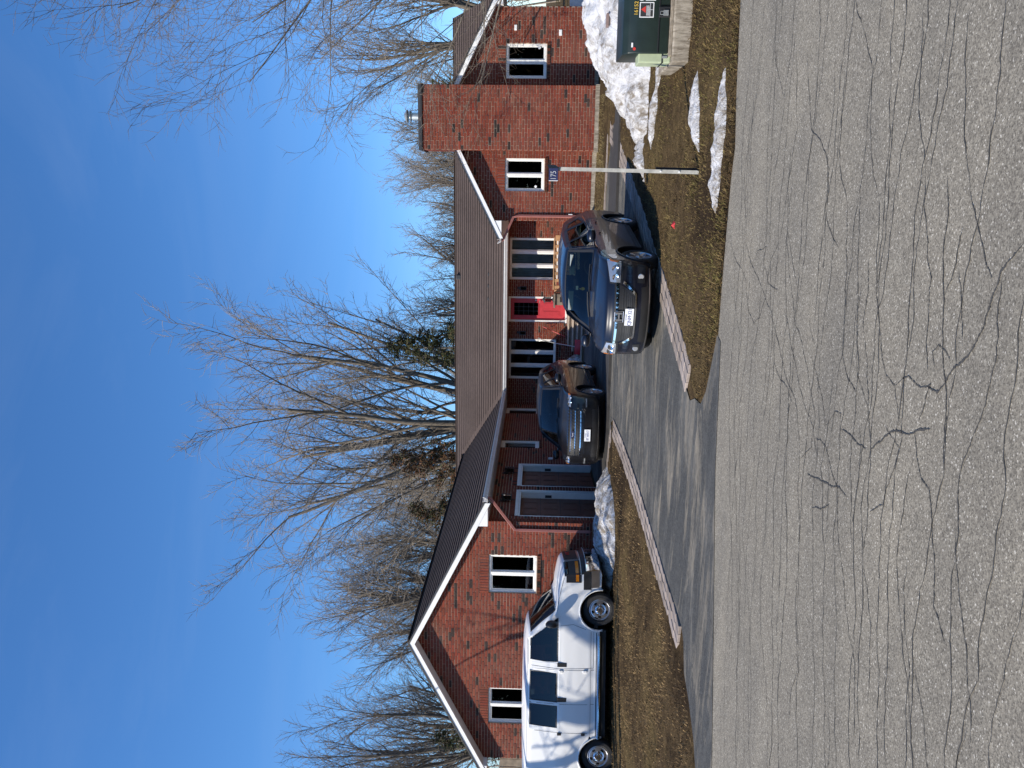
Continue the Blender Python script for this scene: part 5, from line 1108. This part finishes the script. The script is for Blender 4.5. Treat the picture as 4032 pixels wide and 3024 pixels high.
for sd in(1,-1):
    h=van.fpatch([(4.75,sd*.53),(4.75,sd*.995),(6.9,sd*.995),(6.9,sd*.53)],.010,'headlight','blk',n=(8,10)); van.fpatch([(5.9,sd*.58),(5.9,sd*.97),(6.75,sd*.97),(6.75,sd*.58)],.014,'headlight_lens','carglass',h,n=(4,8))
    van.fpatch([(5.0,sd*.58),(5.0,sd*.97),(5.3,sd*.97),(5.3,sd*.58)],.015,'turn_lamp','orange',h,n=(2,8))
    x0,x1=2.20,2.31; 
    for (z0,z1,mt) in((.82,1.17,'blk'),(.88,.95,'orange')):
        v=[van.SP(x,z,sd,.006 if mt=='blk' else .010) for x in(2.36 if mt=='blk' else 2.39,2.43,2.48,2.545) for z in(z0,z1)]; van.fin(v,[(0,2,3,1),(2,4,5,3),(4,6,7,5)],'side_lamp',mt,h,(0,sd,0))
    v=[van.SP(x,z,sd,.012) for x in(2.24,2.37,2.51,2.63) for z in(.40,.585)]; van.fin(v,[(0,2,3,1),(2,4,5,3),(4,6,7,5)],'bumper_end','alloy',None,(0,sd,0))
    v=[van.SP(x,z,sd,.013) for x in(2.20,2.35,2.50,2.62) for z in(.59,.77)]; van.fin(v,[(0,2,3,1),(2,4,5,3),(4,6,7,5)],'bumper_pad_end','black',None,(0,sd,0))
van.sline([(2.46,1.22),(2.1,1.31),(1.70,1.38)],-1,.008,'hood_seam','black'); van.cabin(1.60,1.36,[.55],zseat=.75,top=1.45,sw=.42)
for x in(-.35,-1.2,-2.0):
    b=MB(); b.box(x-.3,x+.1,-.75,.55,.75,.92); b.box(x-.38,x-.26,-.75,.55,.9,1.45); b.build('bench_seat',MT['grey'],van.root,bevel=.03)
b=MB(); b.tube([van.FP(10.0,-.86,.01),van.FP(10.02,-.86,.02)+Vector((0,0,.0)),van.FP(10.3,-.86,.9)+Vector((-.02,0,-.2))],.005,5); b.build('antenna',MT['black'],van.root)
p,q=van.FP(10.05,-.8,.02),van.FP(10.3,-.1,.015); MB().tube([p,q],.011,5).build('wiper',MT['black'],van.root)
# ---------------------------------------------------------------- roadside things
# green pad-mounted transformer on a concrete base; front faces the road (turned with the road edge)
xa=R(0); TQ0=(1.72,12.0)
def TQ(u,d,z): return (TQ0[0]+u,TQ0[1]-d,z)     # u to the right, d towards the road
pz0=.02; pzt=.345
xf=empty('transformer',(2.4,12.6,pz0),'dark green metal transformer cabinet on a concrete base with warning stickers','transformer')
MB().box(0,1.55,-1.35,0,pz0,pzt,TQ).build('concrete_base',MT['concrete'],xf,bevel=.02,seg=2)
u0,u1,zb,zt=.13,1.45,pzt+.045,1.03
b=MB(); b.prism([(-.10,zb),(-.98,zb),(-.98,zt+.02),(-.22,zt),(-.135,zt-.075),(-.10,zt-.20)],u0,u1,lambda d,u,z:TQ(u,d,z)); b.build('cabinet',MT['green'],xf,bevel=.018,seg=3,smooth=True)
b=MB(); b.box(u0+.004,u1-.004,-.98,-.088,zb+.145,zb+.157,TQ); b.build('cabinet_seam',MT['blk'],xf)
b=MB(); b.box(u0-.035,u1+.035,-1.02,-.065,pzt+.001,zb,TQ); b.build('cabinet_skirt',simple('rusty_skirt',(.26,.22,.17),.9,var=.3,scale=12),xf,bevel=.006)
b=MB(); b.box(.60,.74,-.10,-.066,zb+.0,zb+.16,TQ); b.build('latch_box',MT['blk'],xf,bevel=.008); b=MB(); b.box(.62,.69,-.066,-.045,zb+.03,zb+.10,TQ); b.tube([TQ(.635,-.055,zb+.10),TQ(.635,-.055,zb+.14),TQ(.675,-.055,zb+.14),TQ(.675,-.055,zb+.10)],.006,6); b.build('padlock',MT['steel'],xf,bevel=.003)
FD=-.0995
def dec(u_a,u_b,za,zb_,mat,name='sticker',d=.001): return MB().box(u_a,u_b,FD-.002,FD+d,za,zb_,TQ).build(name,MT[mat],xf)
dec(.60,.80,zb+.23,zb+.43,'wht'); dec(.612,.788,zb+.242,zb+.418,'dark',d=.002); dec(.612,.788,zb+.28,zb+.284,'wht',d=.003); dec(.70,.704,zb+.242,zb+.28,'wht',d=.003)
b=MB(); b.add([TQ(.66,FD+.004,zb+.345),TQ(.75,FD+.004,zb+.345),TQ(.705,FD+.004,zb+.41)],[(0,1,2)]); b.build('sticker',MT['redd'],xf)
for i in range(5): dec(.625,.74+.03*rnd.random(),zb+.29+.01*i,zb+.294+.01*i,'wht',d=.003)
dec(.82,.93,zb+.21,zb+.35,'wht'); dec(.828,.922,zb+.218,zb+.342,'blk',d=.002); b=MB(); b.add([TQ(.845,FD+.004,zb+.30),TQ(.905,FD+.004,zb+.30),TQ(.885,FD+.004,zb+.335),TQ(.865,FD+.004,zb+.335)],[(0,1,2,3)]); b.build('sticker',MT['wht'],xf)
b=MB(); b.lathe([(0,.003),(.055,.003),(.056,0)],24,lambda x,y,z:TQ(.875+x,FD+z,zb+.405+y)); b.build('sticker',MT['wht'],xf)
dec(.855,.915,zb+.475,zb+.535,'wht'); dec(.875,.892,zb+.495,zb+.512,'dark',d=.002)
text('16152',.075,MT['yellow'],xf,basis(TQ(.72,FD+.002,zb+.475),(1,0,0),(0,0,1),(0,-1,0)),'numbering')
dec(.21,.27,zb+.50,zb+.525,'wht'); 
b=MB(); b.lathe([(0,.002),(.022,.002)],12,lambda x,y,z:TQ(.19+x,FD+z,zb+.48+y)); b.build('sticker',MT['redd'],xf)
# stone-print graphic near the right edge
dec(.98,1.44,zb+.28,zb+.52,'blk',d=.0015)
gs=MB()
for i in range(8):
    for j in range(4):
        cu,cz=1.012+i*.057+(.02 if j%2 else 0),zb+.305+j*.06
        if cu>1.42: continue
        n=6; gs.add([TQ(cu+.027*math.cos(2*math.pi*k/n+.4)*rnd.uniform(.7,1),FD+.003,cz+.027*math.sin(2*math.pi*k/n+.4)*rnd.uniform(.7,1)) for k in range(n)],[tuple(range(n))])
gs.build('graphic',simple('stone_graphic',(.20,.26,.30),.5,var=.4,scale=14),xf)
# pale green pedestal box beside it
pdg=empty('utility_pedestal',(1.72,12.25,pzt),'small pale green utility pedestal on the left end of the concrete base','utility box')
b=MB(); b.box(.015,.18,-.55,-.14,pzt+.001,.80,TQ); b.build('shell',MT['pale'],pdg,bevel=.012); b=MB(); b.box(.005,.19,-.56,-.13,.46,.475,TQ); b.build('band',MT['blk'],pdg); b=MB(); b.box(.07,.10,-.139,-.12,.40,.47,TQ); b.build('hasp',MT['steel'],pdg)
# tan post behind the transformer
tp=empty('cable_post',(3.06,16.28,.3),'tan cable marker post with a brown cap rising from the snow bank','post')
b=MB(); b.box(2.98,3.15,16.2,16.34,.2,.93); b.build('shaft',MT['tan'],tp,bevel=.01); b=MB(); b.box(2.95,3.18,16.17,16.37,.93,.985); b.box(3.15,3.17,16.19,16.35,.3,.93); b.build('cap',MT['brownpost'],tp,bevel=.01)
# house number post
ps=empty('number_post',(.2,10.95,.05),'leaning metal house number post with a small blue sign on the right lawn','sign post')
P0,P1=Vector((.205,10.95,.0)),Vector((.235,11.0,2.03))
def chan(p,q,w_,dp,name,mat):
    b=MB(); t=(q-p).normalized(); r_=Vector((1,0,0)); f=Vector((0,-1,0)); 
    sec=[(-w_/2,0),(-w_/2,dp),(-w_/2+.006,dp),(-w_/2+.006,.006),(w_/2-.006,.006),(w_/2-.006,dp),(w_/2,dp),(w_/2,0)]
    v=[o+r_*a-f*c for o in(p,q) for a,c in sec]; n=len(sec); b.add(v,[(i,(i+1)%n,n+(i+1)%n,n+i) for i in range(n)]+[tuple(range(n)),tuple(range(2*n-1,n-1,-1))]); return b.build(name,mat,ps)
chan(P0,P1,.048,.03,'channel',MT['post']); chan(P0+Vector((.03,.034,0)),P0.lerp(P1,.31)+Vector((.03,.034,0)),.05,.03,'stub',MT['black'])
for k in(.28,.16): q=P0.lerp(P1,k); b=MB(); b.tube([q+Vector((0,-.012,0)),q+Vector((0,.05,0))],.012,6); b.build('bolt',MT['wht'],ps)
st=P1.z; sx,sy=P1.x,P1.y; b=MB(); 
A_=Vector((sx+.005,sy-.045,0)); B_=Vector((sx-.155,sy-.005,0))
b.add([A_+Vector((0,0,st-.10)),B_+Vector((0,0,st-.10)),B_+Vector((0,0,st+.02)),A_+Vector((0,0,st+.02))],[(0,1,2,3)]); ns=Vector((-(B_-A_).y,(B_-A_).x,0)).normalized(); ns=ns if ns.y<0 else -ns
b.add([v-ns*.003 for v in map(Vector,b.v[:4])],[(3,2,1,0)]); sg=b.build('number_plate',MT['blue'],ps)
b=MB(); C_=Vector((sx+.05,sy+.02,0)); b.add([A_+Vector((0,0,st-.13)),A_+Vector((0,0,st+.02)),C_+Vector((0,0,st+.045)),C_+Vector((0,0,st-.06))],[(0,1,2,3)]); b.build('plate_fold',MT['dark'],ps)
b=MB(); b.box(B_.x-.006,B_.x+.002,B_.y-.003,B_.y+.003,st-.10,st+.02); b.build('plate_edge',MT['wht'],ps)
xd=(A_-B_).normalized(); text('175',.105,MT['greyink'],sg,basis((A_+B_)/2+ns*.002+Vector((-.012,0,st-.042)),xd,(0,0,1),ns),'number',.001,.8)
# red litter on the lawn
b=MB(); lx,ly=-1.05,11.0
def lit(sx,sy): return Q(sx,sy,gz(0,12.5)+.03)
lx,ly=lit(1457*1.8228,487*1.8228); zz=gz(0,ly)+.02
b.add([(lx-.06,ly-.03,zz),(lx+.05,ly-.04,zz),(lx+.06,ly+.03,zz+.03),(lx,ly+.01,zz+.07),(lx-.05,ly+.05,zz+.02)],[(0,1,3),(1,2,3),(2,4,3),(4,0,3)]); tag(b.build('litter',MT['redp'],None),'crumpled red scrap of litter on the right lawn','litter')
# white fence panel and timber beyond the right end of the house
fe=empty('white_fence_post',(5.35,25.2,.5),'white fence panel stub beyond the right end of the brick gable','fence'); b=MB(); b.box(5.1,6.6,25.25,25.31,1.0,1.42); b.build('board',MT['white'],fe,bevel=.01); b=MB(); b.box(5.5,5.62,25.2,25.36,.4,1.0); b.build('post',MT['white'],fe)
wf=empty('wood_fence',(-17.5,19.5,.3),'grey weathered board fence beyond the left end of the garage wing','fence')
for k in range(14): x=-19.2+k*.26; b=MB(); b.box(x,x+.24,19.6+.01*(k%2),19.63+.01*(k%2),.3,3.0+.05*rnd.random()); b.build('board',MT['oldwood'],wf)
# ---------------------------------------------------------------- trees
class Tree:
    def __init__(s,seed): s.r=random.Random(seed); s.big=[]; s.sm=[]
    def branch(s,p,d,L,r0,lv,pr,side=1.0):
        n=max(2 if lv>=4 else 3,int(L/pr['seg'][lv])); pts=[p.copy()]; rad=[r0]; q=p.copy(); d=d.normalized(); r=s.r
        end=r0*pr['tip'][lv]
        for i in range(n):
            w_=pr['wob'][lv]; d=(d+Vector((r.gauss(0,w_),r.gauss(0,w_),r.gauss(0,w_)+pr['up'][lv]))).normalized(); q=q+d*(L/n); pts.append(q.copy()); rad.append(lerp(r0,end,(i+1)/n))
        (s.big if lv<=pr['biglv'] else s.sm).append((pts,rad))
        if lv+1>=len(pr['n']): return
        k=pr['n'][lv]; k=max(1,int(k*r.uniform(.75,1.25)*(min(1.6,L/pr['Lref'][lv]) if lv else 1)))
        for j in range(k):
            t=pr['t0'][lv]+(1-pr['t0'][lv])*((j+r.random())/k); i=min(n-1,int(t*n)); f=t*n-i; b=pts[i].lerp(pts[i+1],f); dd=(pts[i+1]-pts[i]).normalized()
            ang=R(r.uniform(*pr['ang'][lv])); ax=dd.orthogonal().normalized(); ax.rotate(Matrix.Rotation(r.uniform(0,2*math.pi),3,dd)); nd=dd.copy(); nd.rotate(Matrix.Rotation(ang,3,ax))
            rr=lerp(r0,end,t)*r.uniform(*pr['rr'][lv]); s.branch(b,nd,L*r.uniform(*pr['lr'][lv])*(1-.35*t),max(rr,pr['rmin']),lv+1,pr)
    def mesh(s,ps,n):
        V=[];F=[];base=0
        for pts,rad in ps:
            m=len(pts); P=np.array([tuple(p) for p in pts]); T_=np.gradient(P,axis=0); T_/=np.linalg.norm(T_,axis=1)[:,None]+1e-9
            ref=np.array([.31,.17,.93]) if abs(T_[0,2])<.8 else np.array([1.,.1,0]); A=np.cross(T_,ref); A/=np.linalg.norm(A,axis=1)[:,None]+1e-9; B=np.cross(T_,A); r_=np.array(rad)[:,None]
            rings=[P+(A*math.cos(2*math.pi*k/n)+B*math.sin(2*math.pi*k/n))*r_ for k in range(n)]
            V.append(np.stack(rings,1).reshape(-1,3)); i=np.arange(m-1)[:,None]*n; k=np.arange(n)[None,:]; F.append((np.stack([i+k,i+(k+1)%n,i+n+(k+1)%n,i+n+k],-1).reshape(-1,4))+base); base+=m*n
        return np.concatenate(V),np.concatenate(F)
def make_tree(name,label,loc,seed,pr,trunks,group=None,mats=('bark','twig'),nb=7):
    t=Tree(seed)
    for p,d,L,r0 in trunks: t.branch(Vector(p),Vector(d),L,r0,0,pr)
    root=empty(name,loc,label,'tree',group,absolute=False)
    v,f=t.mesh(t.big,nb); arr_mesh('trunk',v,f,MT[mats[0]],root,smooth=True)
    v,f=t.mesh(t.sm,3); arr_mesh('crown',v,f,MT[mats[1]],root,smooth=True)
    return root
def copy_tree(root,loc,rz,sc_,label,name=None):
    r=root.copy(); col.objects.link(r); r.location=loc; r.rotation_euler=(0,0,rz); r.scale=(sc_[0],sc_[0],sc_[1]) if hasattr(sc_,'__len__') else (sc_,)*3; r['label']=label
    for ch in root.children: c=ch.copy(); col.objects.link(c); c.parent=r
    return r
PB=dict(seg=[1.2,.9,.55,.38,.28],wob=[.05,.08,.12,.17,.22],up=[.03,.035,.03,.02,.01],tip=[.35,.18,.22,.3,.5],n=[7,10,8,7],t0=[.25,.2,.15,.1],ang=[(14,34),(20,48),(25,58),(25,65)],rr=[(.45,.7),(.32,.55),(.35,.6),(.45,.7)],lr=[(.55,.8),(.34,.55),(.4,.62),(.35,.6)],Lref=[8,7,3.5,1.6],rmin=.0095,biglv=2)
SPOT=lambda D,lat:(Vector((0,0,0))+_f*D+CR*lat)
def spot(D,lat,z=.45): p=Vector((0,0,0))+Vector((_f.x,_f.y,0)).normalized()*D+_r*lat; return (p.x,p.y,z)
# the big spreading tree right behind the house
make_tree('bare_tree','large spreading bare tree behind the house, tallest in the picture',spot(47,-1.7),5,dict(PB,n=[8,13,13,12],Lref=[10,7,2.8,1.3],lr=[(.42,.68),(.30,.50),(.42,.66),(.45,.7)],wob=[.035,.07,.13,.2,.25],up=[.004,.02,.02,.02,.01],rmin=.0135),
 [((0,0,0),(-.05,0,1),15.5,.36),((.3,.2,.3),(.10,.1,1),16,.25),((.4,-.2,.5),(.24,-.1,1),15.5,.22),((.45,.1,.6),(.40,.1,1),14.5,.19),((.4,.2,.8),(.55,-.1,1),11.5,.15),((-.3,.1,.4),(-.20,.1,1),16.5,.25),((-.4,-.1,.5),(-.36,-.1,1),16.5,.22),((-.45,.1,.6),(-.53,.1,1),16.5,.2),((-.4,.1,.7),(-.70,.0,1),15,.16),((.1,-.4,.3),(.0,-.32,1),15.5,.24),((-.1,.3,1),(-.16,.42,1),14.5,.2)],nb=7)
PV=dict(PB,n=[9,11,10,8],rmin=.013,Lref=[7,4.5,2,1.0],ang=[(16,34),(20,45),(25,55),(25,60)],lr=[(.5,.75),(.36,.58),(.4,.6),(.4,.6)])
tA=make_tree('bare_tree','round-crowned bare tree behind the middle of the roof ridge, above the red door',spot(56,5.2),21,PV,[((0,0,0),(.03,0,1),8,.26),((.1,0,2),(.4,.1,1),8,.17),((-.1,0,2),(-.38,.0,1),8,.17),((0,.1,2),(.1,.4,1),7,.15),((0,.1,2),(-.1,-.4,1),7,.15)],'bare trees behind the house')
tB=make_tree('bare_tree','narrow upright bare tree just left of the largest tree, behind the garage roof',spot(52,-12.2),33,dict(PV,ang=[(12,26),(18,38),(22,50),(25,60)],n=[10,10,9,7]),[((0,0,0),(.0,.0,1),12,.26),((0,0,1.5),(.22,.05,1),11,.18),((0,0,1.8),(-.24,.0,1),11,.18),((0,.1,1.5),(.05,.25,1),10,.16)],'bare trees behind the house')
for (D,lat,rz,s,src,lab) in((58,10.6,1.1,.86,tA,'bare tree behind the roof between the chimney and the round-crowned tree'),(60,13.6,2.7,.95,tA,'bare tree rising directly left of the chimney'),(62,21,.6,1.15,tA,'bare tree behind the right end of the house roof'),(56,25.5,2.2,1.2,tB,'upright bare tree partly hidden by near branches beyond the right gable'),
  (54,-15.6,2.4,.98,tB,'upright bare tree behind the garage gable peak, right side'),(56,-18.4,4.0,.9,tA,'spreading bare tree behind the left slope of the garage gable'),(50,-22.5,.9,1.0,tB,'tall bare tree at the far left edge of the picture'),(58,-24.8,3.3,1.1,tA,'wide bare tree behind the tall left edge tree'),(66,1.8,5.0,.85,tA,'small bare tree showing between the largest tree and the round-crowned tree'),(64,-7.5,1.9,.95,tB,'bare tree half hidden behind the largest tree, on its left side'),(66,17,3.9,.9,tB,'thin bare tree behind the chimney top'),(70,-13,5.5,1.15,tB,'faint bare tree far behind the garage ridge')):
    copy_tree(src,spot(D,lat),rz,s,lab)
# near tree whose branches hang in from the right edge
PN=dict(PB,seg=[.8,.5,.34,.22,.15],n=[8,12,10,6],wob=[.06,.10,.14,.18,.22],Lref=[6,4.5,2.4,1.1],rmin=.0055,up=[.0,.03,.03,.015,-.01],tip=[.25,.18,.22,.3,.5],t0=[.3,.15,.12,.1],ang=[(18,48),(22,52),(25,60),(25,65)],lr=[(.45,.72),(.34,.56),(.42,.64),(.4,.62)],rr=[(.45,.65),(.35,.55),(.4,.6),(.5,.7)])
make_tree('bare_tree','near bare tree whose branches reach in from the right edge over the chimney',spot(19.5,13.0,.35),77,PN,[((0,0,0),(0,0,1),8,.24)]+[((0,0,z_),d_,L_,.048) for z_,d_,L_ in((1.6,(-.85,-.05,.62),6.4),(2.2,(-.72,.15,.85),7.2),(2.8,(-.62,-.25,1),7.6),(3.3,(-.75,.3,.8),6.8),(3.9,(-.5,.05,1),8.2),(4.4,(-.62,-.1,.85),7.4),(5.0,(-.4,.25,1),8.4),(5.5,(-.5,-.25,.9),7.8),(6.2,(-.3,.0,1),8.2),(1.9,(-.95,.2,.35),5.6),(6.8,(-.45,.1,.9),7.0),(3,(.5,.2,1),6))],mats=('bark','twigr'),nb=7)
# bare trees beside the road on the left, they shade the van and the gable
make_tree('bare_tree','bare tree on the left roadside outside the picture, shading the van',(-16.6,12.0,0),51,dict(PV,n=[6,6,5,3],t0=[.3,.25,.2,.1]),[((0,0,0),(.05,.02,1),7.5,.24),((0,0,1.5),(.5,.1,1),6,.15),((0,0,2),(.1,.55,1),6,.15),((0,0,2.2),(-.45,.1,1),6,.14),((0,0,1.8),(.3,-.4,1),6,.14)])
# twiggy shrub in front of the snow bank by the transformer
ts=Tree(9)
for k in range(9): a=k*.7; ts.branch(Vector((0,0,0)),Vector((math.cos(a)*.5-.25,math.sin(a)*.4,1)),.75,.008,2,dict(PB,seg=[1,.5,.12,.08,.06],wob=[0,0,.12,.18,.2],n=[0,0,5,3],rmin=.003,Lref=[1,1,.7,.4]))
sb=empty('shrub',(2.52,13.6,.25),'leafless twiggy shrub peeking over the transformer against the snow','shrub',absolute=False); v,f=ts.mesh(ts.big+ts.sm,4); arr_mesh('stems',v,f,MT['twigr'],sb)
# evergreens behind the roof
def evergreen(name,label,loc,h,wd,seed,pal,n=9000):
    g=np.random.default_rng(seed); root=empty(name,loc,label,'tree','evergreens behind the house',absolute=False)
    b=MB(); b.tube([(0,0,0),(0,0,h*.97)],[.16,.02],7); b.build('trunk',MT['bark'],root)
    nb_=int(h*11); P=[];Dr=[]
    for k in range(nb_):
        t=(k+g.uniform())/nb_; z=h*(.12+.86*t); L=wd*(1-t)**.75*g.uniform(.55,1.1)+.15; a=g.uniform(0,6.283); m=max(4,int(n/nb_*(.4+1.2*(1-t))))
        u=g.uniform(.12,1,m)**.8; dz=-.25*L*u+.22*L*u*u; P.append(np.stack([np.cos(a)*L*u+g.normal(0,.10+.1*u,m),np.sin(a)*L*u+g.normal(0,.10+.1*u,m),z+dz+g.normal(0,.10,m)],-1)); Dr.append(np.tile([math.cos(a),math.sin(a),-.2],(m,1)))
    P=np.concatenate(P); Dr=np.concatenate(Dr)+g.normal(0,.55,P.shape); Dr/=np.linalg.norm(Dr,axis=1)[:,None]; n=len(P); S=np.cross(Dr,g.normal(size=P.shape)); S/=np.linalg.norm(S,axis=1)[:,None]
    L=g.uniform(.10,.26,(n,1)); W_=g.uniform(.018,.045,(n,1)); v=np.stack([P-S*W_,P+S*W_,P+Dr*L],1).reshape(-1,3); pal=np.array(pal); c=pal[g.integers(0,len(pal),n)]*g.uniform(.55,1.4,(n,1))
    arr_mesh('foliage',v,np.arange(n*3).reshape(n,3),MT['grass'],root,colors=c); return root
GR=[(.045,.055,.025),(.06,.065,.03),(.08,.065,.035),(.05,.05,.025)]; BR=[(.13,.065,.035),(.10,.06,.032),(.06,.06,.03),(.15,.08,.045)]
evergreen('evergreen_tree','dark green evergreen behind the roof, right of the largest trunk',spot(43,1.9),10.2,2.6,3,GR,14000)
evergreen('evergreen_tree','rust-brown evergreen behind the roof, left of the largest trunk',spot(42,-4.3),9.6,2.7,4,BR,14000)
evergreen('evergreen_tree','brown-green evergreen behind the garage roof valley',spot(44,-7.2),8.8,2.5,6,BR+GR,12000)
evergreen('evergreen_tree','small dark pine beyond the left eave of the garage gable',spot(45,-20.3),7.4,1.6,8,GR,6000)
evergreen('evergreen_tree','dark evergreen showing beside the right edge of the chimney',spot(47,17.6),8.6,1.8,12,GR,7000)
evergreen('evergreen_tree','dense evergreen beyond the right end of the house',spot(38,21.0),7.0,2.6,14,GR,9000)
# evergreen wood across the road, behind the viewpoint: it closes off the low sky there and shows in the window glass
g=np.random.default_rng(11); P=[];A_=[]
for k in range(90):
    x=lerp(-75,70,(k+g.uniform())/90); y=-22-.25*abs(x)*0-g.uniform(0,14)+(.27*x if x<0 else .04*x); h=g.uniform(8,13); m=1500; t=g.uniform(0,1,m)**1.25; a=g.uniform(0,6.283,m); rr=(h*.27)*(1-t)*np.sqrt(g.uniform(.25,1,m)); P.append(np.stack([x+np.cos(a)*rr,y+np.sin(a)*rr,.3+h*t],-1))
P=np.concatenate(P); n=len(P); D1=g.normal(size=(n,3)); D1/=np.linalg.norm(D1,axis=1)[:,None]; S=np.cross(D1,g.normal(size=(n,3))); S/=np.linalg.norm(S,axis=1)[:,None]; L=g.uniform(.35,.8,(n,1)); W_=g.uniform(.14,.34,(n,1))
v=np.stack([P-S*W_,P+S*W_,P+D1*L],1).reshape(-1,3); c=np.array(GR)[g.integers(0,4,n)]*g.uniform(.5,1.3,(n,1)); wb=arr_mesh('roadside_wood',v,np.arange(n*3).reshape(n,3),MT['grass'],colors=c); tag(wb,'dark evergreen wood across the road, outside the picture','woods',kind='stuff')
# far wood closing the horizon behind the house
g=np.random.default_rng(5); V=[];F=[];C=[]
tw=Tree(15)
for k in range(420):
    a=lerp(-1.15,.85,k/419)+g.normal(0,.004); D=g.uniform(85,130); p=Vector((math.sin(a)*D,math.cos(a)*D,.3)); h=g.uniform(7,12)
    tw.sm.append(([p,p+Vector((g.normal(0,.4),0,h*.5)),p+Vector((g.normal(0,.9),0,h))],[.14,.09,.02]))
    for j in range(16): t=g.uniform(.2,.95); q=p+Vector((0,0,h*t)); d=Vector((g.normal(0,1),g.normal(0,1),1.1)).normalized()*g.uniform(1.2,3.4); tw.sm.append(([q,q+d*.5+Vector((g.normal(0,.2),0,.1)),q+d],[.05,.035,.015]))
v,f=tw.mesh(tw.sm,3); wood=arr_mesh('distant_wood',v,f,MT['twig']); tag(wood,'far bare wood along the horizon behind the house','woods',kind='stuff')

for o in bpy.data.objects:
    if '_abs' in o: del o['_abs']
